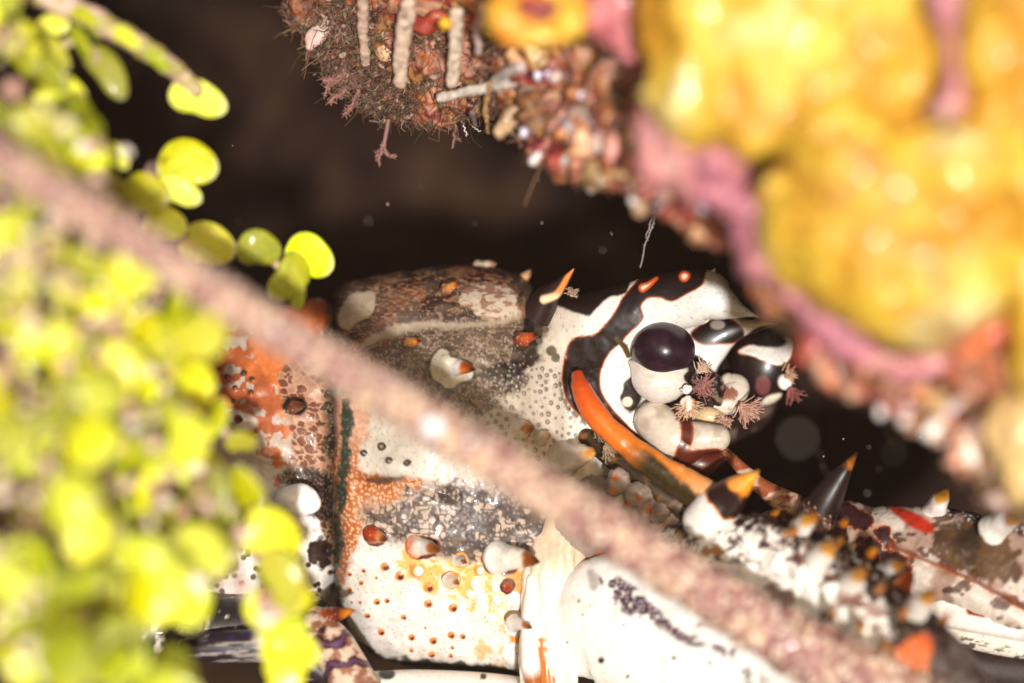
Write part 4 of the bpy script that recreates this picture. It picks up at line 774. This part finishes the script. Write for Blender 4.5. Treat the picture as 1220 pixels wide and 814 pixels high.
# orange ring sponge at the top
g = Geo(); th = np.linspace(0, 2 * pi, 15)[:-1]
def oring(px, py, s, a, V): return mix(np.tile(lin('#ee9012'), (len(px), 1)), lin('#f8c848'), ss(.42, .62, fbm(px / 12, py / 12, s=200)))
tube(g, [(640 + 44 * math.cos(t), 10 + 30 * math.sin(t), -4.6 - .15 * math.sin(t), 17 + 4 * math.sin(t * 3)) for t in np.linspace(-.4, 2 * pi - .5, 18)], n=120, m=36, paint=oring, bump=lambda px, py, s, a, V: (fbm(px / 10, py / 10, s=201) - .5) * .12)
r_ = thing('ring_sponge', P(640, 10, -4.2), 'bright orange ring sponge with a dark red centre at the top edge', 'sponge')
g.build('rim', M_sponge, r_)
g = Geo(); ball(g, 642, 8, -4.4, 40, 26, 16, paint=lin('#7a1c14'), n=30, m=36); g.build('centre', M_soft, r_)

# hanging white tubes (tube worms / calcareous tubes)
tubes = [((433, -5), (435, 75), .0, 6, '#b59a88', 'pale blunt tube hanging straight down, leftmost of the hanging tubes'), ((487, 5), (477, 98), -.3, 9, '#c2a894', 'flattened pale tube with a ragged tip beside the red sponge'),
         ((544, 15), (539, 100), -.6, 7.5, '#cdb8a2', 'straight cream tube hanging beneath the yellow speck'), ((576, 10), (570, 62), -1.2, 5, '#cdb0aa', 'short pinkish tube just right of the straight cream tube'),
         ((612, 98), (524, 116), -.5, 6, '#c9bcae', 'white ringed tube lying almost level under the overhang'), ((620, 80), (590, 95), -1.3, 6, '#d9c8bc', 'short white tube stub at the right end of the level tube'),
         ((583, 100), (582, 158), -.4, 3, '#b58a5c', 'thin brown tube hanging below the level tube'), ((563, 134), (566, 150), -.3, 3, '#9a8a84', 'tiny translucent tube beneath the dark red patch')]
def wt_tube(p0, p1, d, r, colh, lab, r1=None):
    col = lin(colh); g = Geo(); mx = ((p0[0] + p1[0]) / 2 + random.uniform(-4, 4), (p0[1] + p1[1]) / 2)
    tube(g, [(p0[0], p0[1], d - 1.2, r * 1.1), (mx[0], mx[1], d - .85, r * 1.05), (p1[0], p1[1], d - .5, (r1 or r * .95))], n=50, m=24, rd=.8, paint=lambda px, py, s, a, V: mix(np.tile(col, (len(px), 1)), col * .45, ss(.55, .7, fbm(px / 7, py / 7, s=210)) * .7 + .5 * 0), bump=lambda px, py, s, a, V: (fbm(px / 6, py / 6, s=211) - .5) * .05)
    tag(g.build('tube_worm', M_soft, origin=P(*p0, d)), lab, 'tube worm', 'pale tubes hanging from the overhang')
for t in tubes: wt_tube(*t)
# hanging leaf-like tag on the left and rounded knob between the tubes
g = Geo(); tube(g, [(398, 20, .1, 6), (386, 34, .1, 10), (374, 46, .1, 11), (369, 56, .1, 5)], n=40, m=24, rd=.45, paint=lin('#b79c92')); tag(g.build('sea_squirt', M_soft), 'pale pinkish flap-shaped sea squirt at the left end of the overhang', 'sea squirt', None)
g = Geo(); ball(g, 459, 60, -.3, 13, 16, 12, paint=lin('#c29c78'), rot=.2, bump=lambda px, py, V: (fbm(px / 8, py / 8, s=212) - .5) * .04); tag(g.build('sea_squirt', M_soft), 'rounded tan sea squirt between two hanging pale tubes', 'sea squirt')
g = Geo(); ball(g, 531, 28, -2.2, 8, 8, 8, paint=lin('#f0b020')); tag(g.build('yellow_sponge', M_sponge), 'tiny bright yellow sponge speck above the straight cream tube', 'sponge')
# dark red patches under the lip
g = Geo(); ball(g, 530, 125, .05, 34, 14, 14, paint=lambda px, py, V: mix(np.tile(lin('#3a0f14'), (len(px), 1)), lin('#8a2a20'), ss(.5, .66, fbm(px / 6, py / 6, s=213))), rot=-.1, bump=lambda px, py, V: (fbm(px / 9, py / 9, s=214) - .5) * .1); tag(g.build('red_algae', M_soft), 'wine red encrusting patch on the underside of the overhang lip', 'red algae')
# branching hydroids
def hydroid(x, y, d, segs, r, col, lab, fuzz=60, seed=0, L=60):
    rr = np.random.default_rng(seed); g = Geo()
    for pts in segs:
        w_ = [P(a, b, d + rr.normal(0, .02)) for a, b in pts]; q_ = catmull(np.array(w_), 14); q_ = q_ + rr.normal(0, .008, q_.shape); fil(g, q_, r, r * .75, col * rr.uniform(.8, 1.2), 7)
        for i in range(fuzz):
            b = q_[rr.integers(0, len(q_))]; dr = rr.normal(0, 1, 3); dr /= np.linalg.norm(dr); l = L / 100 * rr.uniform(.1, .35) * .4
            e = rr.normal(0, .3, 3); fil(g, [b, b + dr * l * .5, b + (dr + e * .5) * l], .006, .004, col * rr.uniform(.8, 1.5), 3)
    return tag(g.build('hydroid', M_hair, origin=P(x, y, d)), lab, 'hydroid')
HC = lin('#8a6258')
hydroid(460, 150, .0, [[(462, 142), (460, 160), (456, 176), (452, 190)], [(455, 172), (462, 184), (472, 186)], [(455, 178), (449, 185), (451, 195)]], .03, HC, 'brown lumpy hydroid strand hanging lowest at the left of the lip', 90, 1, 30)
hydroid(543, 160, .0, [[(544, 150), (541, 163), (540, 176)], [(541, 165), (548, 166)]], .022, HC, 'short brown hydroid strand below the wine red patch', 50, 2, 25)
hydroid(430, 100, .05, [[(425, 75), (405, 90), (392, 100), (388, 112)], [(430, 82), (410, 108), (398, 116), (393, 122)], [(440, 90), (425, 110), (420, 125), (412, 134)], [(420, 90), (400, 95), (385, 96)], [(450, 80), (430, 100), (424, 118)], [(436, 76), (420, 70), (408, 76)]], .016, lin('#a5776a'), 'fuzzy pinkish hydroid bush spreading from the left of the lip', 230, 3, 60)
hydroid(565, 150, .0, [[(548, 140), (553, 152), (556, 162)], [(556, 138), (562, 150), (572, 156)]], .009, lin('#d9d0cc'), 'two thin white curling threads beneath the lip', 4, 4, 20)
hydroid(778, 240, -.6, [[(788, 235), (782, 255), (776, 275), (768, 292), (764, 318)], [(784, 245), (776, 262), (770, 284)]], .011, lin('#a89890'), 'thin pale thread dangling above the horn of the lobster', 40, 5, 20)
# turf: countless filaments and knobs along the lip
tg = Geo(); rr = np.random.default_rng(5)
cols = [lin(h) for h in ('#7a4e40', '#a5806c', '#57502f', '#94695c', '#4a2424', '#b0907a', '#655f3c', '#96603c')]
def lippt(i, o): return lipq[i, 0] + lipN[i, 0] * o, lipq[i, 1] + lipN[i, 1] * o, lipq[i, 2] - .9 * (1 - math.exp(-max(o, 0) / 60))
cand = [i for i in range(len(lipq)) if 330 < lipq[i, 0] < 1260]
lx = lipq[cand, 0]
for i_ in range(15000):
    xx = rr.uniform(350, 640) if rr.random() < .6 else rr.uniform(600, 1230); i = cand[int(np.argmin(np.abs(lx - xx)))]; o = abs(rr.normal(0, 45)) if xx < 640 else abs(rr.normal(0, 60)); x, y, d = lippt(i, o - 4); x += rr.normal(0, 9); y += rr.normal(0, 6)
    b = P(x, y, d + .1); dr = np.array((rr.normal(-.1, .7), rr.normal(-.5, .5), rr.normal(-.55, .6))); dr /= np.linalg.norm(dr); l = rr.uniform(.03, .13) if rr.random() < .93 else rr.uniform(.13, .3)
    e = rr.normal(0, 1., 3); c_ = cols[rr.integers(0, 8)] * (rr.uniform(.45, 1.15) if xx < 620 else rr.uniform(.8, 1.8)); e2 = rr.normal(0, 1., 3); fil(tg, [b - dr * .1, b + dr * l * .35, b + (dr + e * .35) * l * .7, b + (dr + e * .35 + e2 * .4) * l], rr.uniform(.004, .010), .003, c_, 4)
    if i_ % 9 == 0: ball(tg, x + rr.normal(0, 5), y + rr.normal(0, 5), d + .02, rr.uniform(1, 4.5), rr.uniform(1, 4.5), rr.uniform(1, 4), n=9, m=12, rot=rr.uniform(0, 3), paint=cols[rr.integers(0, 8)] * rr.uniform(.5, 1.2), bump=lambda px, py, V: (vn(px / 3, py / 3, s=3) - .5) * .05)
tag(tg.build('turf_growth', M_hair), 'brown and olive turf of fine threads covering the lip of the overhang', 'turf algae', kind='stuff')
# knobs and polyps, each one a thing
proto = {}
def knob(kind):
    g = Geo()
    if kind == 0: ball(g, 610, 407, 0, 9, 9, 9, n=20, m=24, paint=lin('#d9b8ac'), bump=lambda px, py, V: (fbm(px / 6, py / 6, s=220) - .5) * .06)
    elif kind == 1: tube(g, [(610, 390, 0, 4), (610, 407, 0, 5), (612, 424, 0, 5.5)], n=20, m=16, paint=lambda px, py, s, a, V: mix(np.tile(lin('#c9a498'), (len(px), 1)), lin('#efe6e0'), ss(.5, .9, s)))
    elif kind == 2: ball(g, 610, 407, 0, 15, 11, 11, n=34, m=40, paint=lambda px, py, V: mix(mix(np.tile(lin('#a8562e'), (len(px), 1)), lin('#d8a078'), ss(.5, .6, fbm(px / 7, py / 7, s=225))), lin('#6a2a1c'), ss(.5, .4, fbm(px / 9, py / 9, s=226))), bump=lambda px, py, V: (fbm(px / 6, py / 6, s=221) - .5) * .26)
    elif kind == 3: tube(g, [(610, 395, 0, 6), (612, 410, 0, 8), (616, 426, 0, 6)], n=20, m=18, paint=lin('#e0a68c'), bump=lambda px, py, s, a, V: (fbm(px / 6, py / 6, s=222) - .5) * .06)
    else: ball(g, 610, 407, 0, 6, 6, 6, n=16, m=20, paint=lin('#d8d0e0'))
    return g.build(('polyp', 'polyp', 'encrusting_sponge_or_dark_pit', 'polyp', 'polyp')[kind], M_polyp)
K = [knob(i) for i in range(5)]; used = [False] * 5
desc = ['round pale pink polyp', 'white tipped stalked polyp', 'lumpy rust orange sponge crust', 'salmon pink finger polyp', 'tiny lilac white polyp']
zones = [(600, 690, 46), (690, 800, 62), (800, 870, 10), (960, 1060, 34), (1060, 1190, 52)]
zl = {0: 'between the level tube and the orange sponge', 1: 'on the lip above the horn of the lobster', 2: 'under the pink crust beside the far eye', 3: 'below the pink crust over the dark gap', 4: 'on the ragged lip at the far right of the gap'}
def place(kind, x, y, d, sc, lab):
    o = K[kind]
    if used[kind]: o = o.copy(); S.collection.objects.link(o)
    used[kind] = True
    o.location = P(x, y, d); o.scale = (sc, sc * rr.uniform(.8, 1.2), sc * rr.uniform(.8, 1.3)); o.rotation_euler = (rr.normal(0, .5), rr.normal(0, .9 if y < lippt(i, 0)[1] - 14 else .35), rr.uniform(0, 6))
    tag(o, lab, 'sponge' if kind == 2 else 'polyp', ('encrusting sponge lumps ' if kind == 2 else desc[kind] + 's ') + lab.split(' ', len(desc[kind].split()))[-1] if kind != 2 else 'rust orange lumps ' + lab.split('crust ', 1)[-1])
for zi, (x0, x1, n_) in enumerate(zones):
    for j in range(n_):
        i = cand[int(np.argmin(np.abs(lx - rr.uniform(x0, x1))))]; o_ = rr.uniform(-6, 75 if zi < 2 else 22); x, y, d = lippt(i, o_); x += rr.normal(0, 5); kind = int(rr.choice(5, p=(.22, .14, .38, .12, .14)))
        if kind == 1 and o_ > 20: kind = 3
        place(kind, x, y + (8 if kind in (1, 3) else 0), d - .25, rr.uniform(.6, 1.35), desc[kind] + ' ' + zl[zi])

for x, y, d, rx, ry, lab in ((984, 168, -6.25, 15, 24, 'dark brown ball in place of a shaded pit between the upper and lower yellow sponges'), (1192, 312, -6.0, 17, 26, 'reddish brown ball in place of a shaded pit at the right of the big hanging sponge lobe')):
    g = Geo(); ball(g, x, y, d, rx, ry, 12, n=24, m=30, paint=lambda px, py, V: mix(np.tile(lin('#5a2a12'), (len(px), 1)), lin('#9a4a1c'), ss(.45, .6, fbm(px / 12, py / 12, s=230))), bump=lambda px, py, V: (fbm(px / 9, py / 9, s=231) - .5) * .1)
    tag(g.build('encrusting_sponge_or_dark_pit', M_soft), lab, 'sponge')  # raised balls coloured dark to stand for the shade inside pits
# specks drifting in the water
rp = np.random.default_rng(9)
g = Geo(); ball(g, 610, 407, 0, 1, n=10, m=12, paint=lin('#cfc4b4')); SP = g.build('drifting_speck', M_soft, origin=P(610, 407, 0))
for i, (x, y, d, r) in enumerate([(950, 522, -8.5, 3.2), (930, 400, -7, 1.5), (1065, 540, -6, 1.2)] + [(rp.uniform(260, 900), rp.uniform(60, 320), rp.uniform(-3, 3), rp.uniform(.5, 1.2)) for _ in range(26)] + [(rp.uniform(940, 1130), rp.uniform(480, 590), rp.uniform(-3, 2), rp.uniform(.5, 1.1)) for _ in range(10)]):
    o = SP if i == 0 else SP.copy()
    if i: S.collection.objects.link(o)
    o.location = P(x, y, d); o.scale = (r, r, r); tag(o, 'tiny pale speck drifting in the dark water of the crevice', 'speck', 'specks drifting in the dark water')

# ================================================================== green segmented algae on the left
def segmesh():
    g = Geo(); n_, m_ = 26, 44; th = np.linspace(.03, pi - .03, n_); ph = np.linspace(0, 2 * pi, m_, endpoint=False)
    R = (1 + .05 * np.cos(3 * ph + .5) - .16 * np.exp(-((ph - pi / 2) / .35) ** 2) * 0 - .22 * np.exp(-((ph - 1.5 * pi) / .45) ** 2))
    x = np.outer(np.sin(th) ** .7, R * np.cos(ph)).ravel(); z = np.outer(np.sin(th) ** .7, .86 * R * np.sin(ph)).ravel(); y = np.outer(np.cos(th), np.ones(m_)).ravel() * .13
    y = y + .1 * (x * x) - .08 * np.sin(z * 2); V = np.stack((x, y, z), 1); y2 = (fbm(x * 3, z * 3, s=300) - .5) * .06; V[:, 1] += y2
    r = np.hypot(x, z); c = mix(np.tile(lin('#c9ce22'), (len(V), 1)), lin('#e2e29a'), ss(.86, 1.0, r)); c = mix(c, lin('#b0c010'), ss(.45, .65, fbm(x * 2, z * 2, s=301)) * .5)
    g.add(V, gridf(n_, m_, True), c); 
    for row in (0, n_ - 1):
        ring = np.arange(m_) + row * m_; h = m_ // 2; g.f.append(np.array([[ring[j], ring[j + 1], ring[m_ - 2 - j], ring[m_ - 1 - j]] for j in range(h - 1)]))
    return g.build('segment', M_alga)
SEG = segmesh(); seg_used = False
ra = np.random.default_rng(31)
def sprig(discs, lab, stem=None, tilt=.55):
    """discs: (px, py, r px, depth [, rot, stretch]) from the root to the tip"""
    global seg_used
    root = thing('green_alga', P(discs[0][0], discs[0][1], discs[0][3]), lab, 'algae', 'sprigs of green segmented algae')
    for ds in discs:
        x, y, r, d = ds[:4]; rot = ds[4] if len(ds) > 4 else ra.uniform(0, 6.28); st = ds[5] if len(ds) > 5 else 1.
        o = SEG.copy() if seg_used else SEG
        if seg_used: S.collection.objects.link(o)
        seg_used = True; o.parent = root; sc = r / 100 * kk(d)
        o.location = Vector(P(x, y, d)) - root.location; o.scale = (sc, sc, sc * st); tl = tilt if len(ds) <= 4 else .2
        o.rotation_euler = (ra.normal(0, tl), rot, ra.normal(0, tl)); 
    pts = stem or [(x[0], x[1], x[3] + .12, 5) for x in discs]
    if len(pts) > 1:
        g = Geo(); tube(g, [(a, b, c, r) for a, b, c, r in pts], n=40, m=14, paint=lambda px, py, s, a, V: mix(np.tile(lin('#a89a5a'), (len(px), 1)), lin('#c9a898'), ss(.45, .6, fbm(px / 14, py / 14, s=302))), bump=lambda px, py, s, a, V: (fbm(px / 8, py / 8, s=303) - .5) * .06); g.build('stem', M_stem, root)
sprig([(150, 300, 30, -2.4), (196, 268, 26, -2.2, 0, 1), (247, 292, 34, -1.9, .2, .92), (308, 297, 27, -1.8, .1, 1), (345, 330, 33, -1.7, 2.2, .8), (367, 306, 31, -1.6, .4, 1.05), (352, 345, 24, -1.65, 1.4, .6)], 'green algae sprig reaching furthest right with a chain of round lime discs')
sprig([(130, 230, 34, -2.6), (170, 232, 32, -2.5), (210, 228, 30, -2.3, .3, .7), (222, 195, 37, -2.1, .1, .95)], 'green algae sprig ending in the largest bright lime disc beside the dark cave')
sprig([(60, 30, 22, -2.8), (110, 30, 18, -2.7, 1., .6), (160, 55, 20, -2.6, .7, .6), (200, 80, 20, -2.5, .7, .6), (234, 118, 36, -2.3, .3, .75)], 'long thin algae branch with one yellow green disc at its tip', stem=[(30, -10, -3, 12), (90, 15, -2.9, 11), (160, 50, -2.7, 12), (205, 82, -2.5, 11), (235, 108, -2.4, 8)])
sprig([(60, 60, 30, -3.2, .8, .6), (95, 50, 26, -3.2, .9, .6), (127, 84, 38, -2.9, .95, .58)], 'algae sprig with a drooping oval olive disc near the top left corner')
sprig([(20, 60, 34, -3.6, .7, .7), (50, 85, 36, -3.5, .5, .7), (70, 110, 34, -3.3, .3, .8), (80, 160, 28, -3.1)], 'algae sprig of blurred yellow discs at the top left edge')
sprig([(70, 500, 24, -3.5), (100, 515, 26, -3.2), (128, 530, 34, -2.9, .8, .85)], 'algae sprig with a lone lime disc left of the orange shell')
sprig([(175, 430, 40, -3.6, .4, .8), (215, 452, 42, -3.6, 2.4, .7), (250, 500, 30, -3.2), (287, 527, 20, -2.9, 0, .8)], 'olive algae sprig crossing in front of the orange shell')
sprig([(240, 560, 34, -3.6), (285, 585, 36, -3.7), (322, 640, 42, -3.9, .5, .9), (335, 690, 40, -4, 1.2, .8), (358, 715, 18, -3.8)], 'algae sprig with dull green discs in front of the white shell edge')
sprig([(318, 722, 30, -3.6), (335, 745, 34, -3.5), (345, 775, 36, -3.4, .2, .9), (338, 806, 30, -3.4)], 'algae sprig of green discs at the bottom beside the banded leg')
sprig([(150, 590, 16, -3, 0, .5), (180, 610, 14, -3, 0, .5), (210, 680, 16, -3.0, 0, .5)], 'slender pale algae stem crossing the dark gap at the lower left', stem=[(150, 560, -3.1, 5), (180, 600, -3, 6), (205, 650, -3, 6), (235, 705, -3.1, 5)])
# the thick growth: many sprigs, each a thing
names = [('in the upper left below the olive disc', (0, 150, 90, 215), -3.6), ('just above the antenna at the left edge', (0, 150, 60, 215), -4.2), ('below the antenna at the left edge', (0, 270, 90, 340), -4.6), ('under the antenna, second cluster from the left', (90, 320, 160, 390), -4.2),
         ('under the middle of the left half of the antenna', (160, 360, 230, 420), -3.9), ('halfway down the left edge', (-10, 350, 70, 430), -5.0), ('right of the left edge, level with the orange shell', (70, 410, 150, 480), -4.5), ('at the left edge above the big yellow discs', (-10, 440, 60, 530), -5.2),
         ('left of the lone lime disc', (20, 530, 90, 600), -4.9), ('below the lone lime disc', (110, 560, 190, 630), -4.2), ('with big yellow discs at the lower left edge', (0, 590, 80, 680), -5.6), ('in the middle of the lower left growth', (90, 640, 170, 710), -4.8),
         ('above the dark gap at the lower left', (170, 640, 240, 700), -4.1), ('at the bottom left corner', (-10, 690, 70, 790), -5.4), ('along the bottom left of the dark gap', (60, 720, 130, 800), -4.8), ('at the bottom below the dark gap', (110, 780, 190, 830), -4.4),
         ('in front of the orange shell near its lower edge', (200, 560, 280, 640), -3.7), ('left of the crossing olive sprig', (150, 470, 220, 540), -4.2), ('at the very top left corner', (-30, -10, 20, 50), -3.8)]
for lab, (x0, y0, x1, y1), d in names:
    k_ = 9; cx, cy = ra.uniform(x0, x1), ra.uniform(y0, y1); dd = []
    big = 34 if d > -4.3 else 40
    for j in range(k_):
        x = (x0 + x1) / 2 + ra.uniform(-.75, .75) * (x1 - x0); y = (y0 + y1) / 2 + ra.uniform(-.75, .75) * (y1 - y0); dd.append((x, y, ra.uniform(.55, 1.) * big, d + ra.uniform(-.5, .6)))
    dd.sort(key=lambda t: -t[3]); dd = [(a, b, c * ra.uniform(.8, 1.25), e - ra.uniform(-.2, 1.3)) for a, b, c, e in dd]; sprig(dd, 'clump of green algae discs ' + lab, stem=[((x0 + x1) / 2 - 20, y1, d + .8, 7), ((x0 + x1) / 2, (y0 + y1) / 2, d + .2, 6), ((x0 + x1) / 2 + 14, y0, d, 4)], tilt=.42)
# pale crumbs of sediment and coralline grit on the algae
sg = Geo(); rs = np.random.default_rng(77)
for i in range(620):
    x = rs.uniform(-20, 330); y = rs.uniform(0, 814)
    if x > np.interp(y, [0, 100, 140, 200, 260, 350, 430, 560, 640, 720, 814], [30, 20, 110, 190, 150, 190, 220, 240, 300, 330, 330]): continue
    if y < 270 and rs.random() < .6: continue
    if y > 725 and 110 < x < 300: continue
    ball(sg, x, y, np.interp(x, [0, 330], [-6.2, -4.0]) + rs.uniform(-.4, 1.2), rs.uniform(3, 13), rs.uniform(3, 12), rs.uniform(3, 9), n=10, m=12, rot=rs.uniform(0, 3), paint=np.array(lin(('#d9b4a4', '#efe2d4', '#c99a88', '#e8d8a8')[rs.integers(0, 4)])), bump=lambda px, py, V: (vn(px / 4, py / 4, s=5) - .5) * .05)
tag(sg.build('sediment_crumbs', M_soft), 'pale pinkish crumbs of sediment caught among the green algae', 'sediment', kind='stuff')

for lab, pts, ds in (('pale crusted branch running to the disc at the tip of the long algae branch', [(20, -20, -2.9, 9), (80, 5, -2.9, 12), (130, 32, -2.8, 13), (180, 62, -2.7, 12), (212, 84, -2.6, 9)], [(100, 20, 20, -3.05, .5, .6), (150, 45, 20, -3., .6, .6), (188, 72, 20, -2.9, .7, .6)]),
                     ('short crusted branch below the drooping olive disc', [(60, 120, -3, 10), (100, 150, -2.9, 11), (135, 190, -2.8, 9)], [(72, 128, 26, -3.2, .5, .7), (110, 160, 24, -3.1, .8, .7), (138, 185, 20, -3., .8, .7)])):
    sprig(ds, lab, stem=pts)

# ------------------------------------------------------------------ faint underwater haze
bm = bpy.data.meshes.new('haze'); x0, x1, y0, y1, z0, z1 = -165, 165, -33, 185, -14.5, 45
bm.from_pydata([(a, b, c) for a in (x0, x1) for b in (y0, y1) for c in (z0, z1)], [], [(0, 1, 3, 2), (4, 6, 7, 5), (0, 4, 5, 1), (2, 3, 7, 6), (0, 2, 6, 4), (1, 5, 7, 3)])
hz = bpy.data.objects.new('haze', bm); S.collection.objects.link(hz); tag(hz, kind='stuff'); hz.display_type = 'WIRE'
hm = bpy.data.materials.new('water_haze'); hm.use_nodes = True; hn = hm.node_tree; hn.nodes.remove(hn.nodes['Principled BSDF'])
pv = hn.nodes.new('ShaderNodeVolumePrincipled'); pv.inputs['Color'].default_value = (.95, .62, .48, 1); pv.inputs['Density'].default_value = .0006; hn.links.new(pv.outputs[0], hn.nodes['Material Output'].inputs['Volume'])
bm.materials.append(hm)
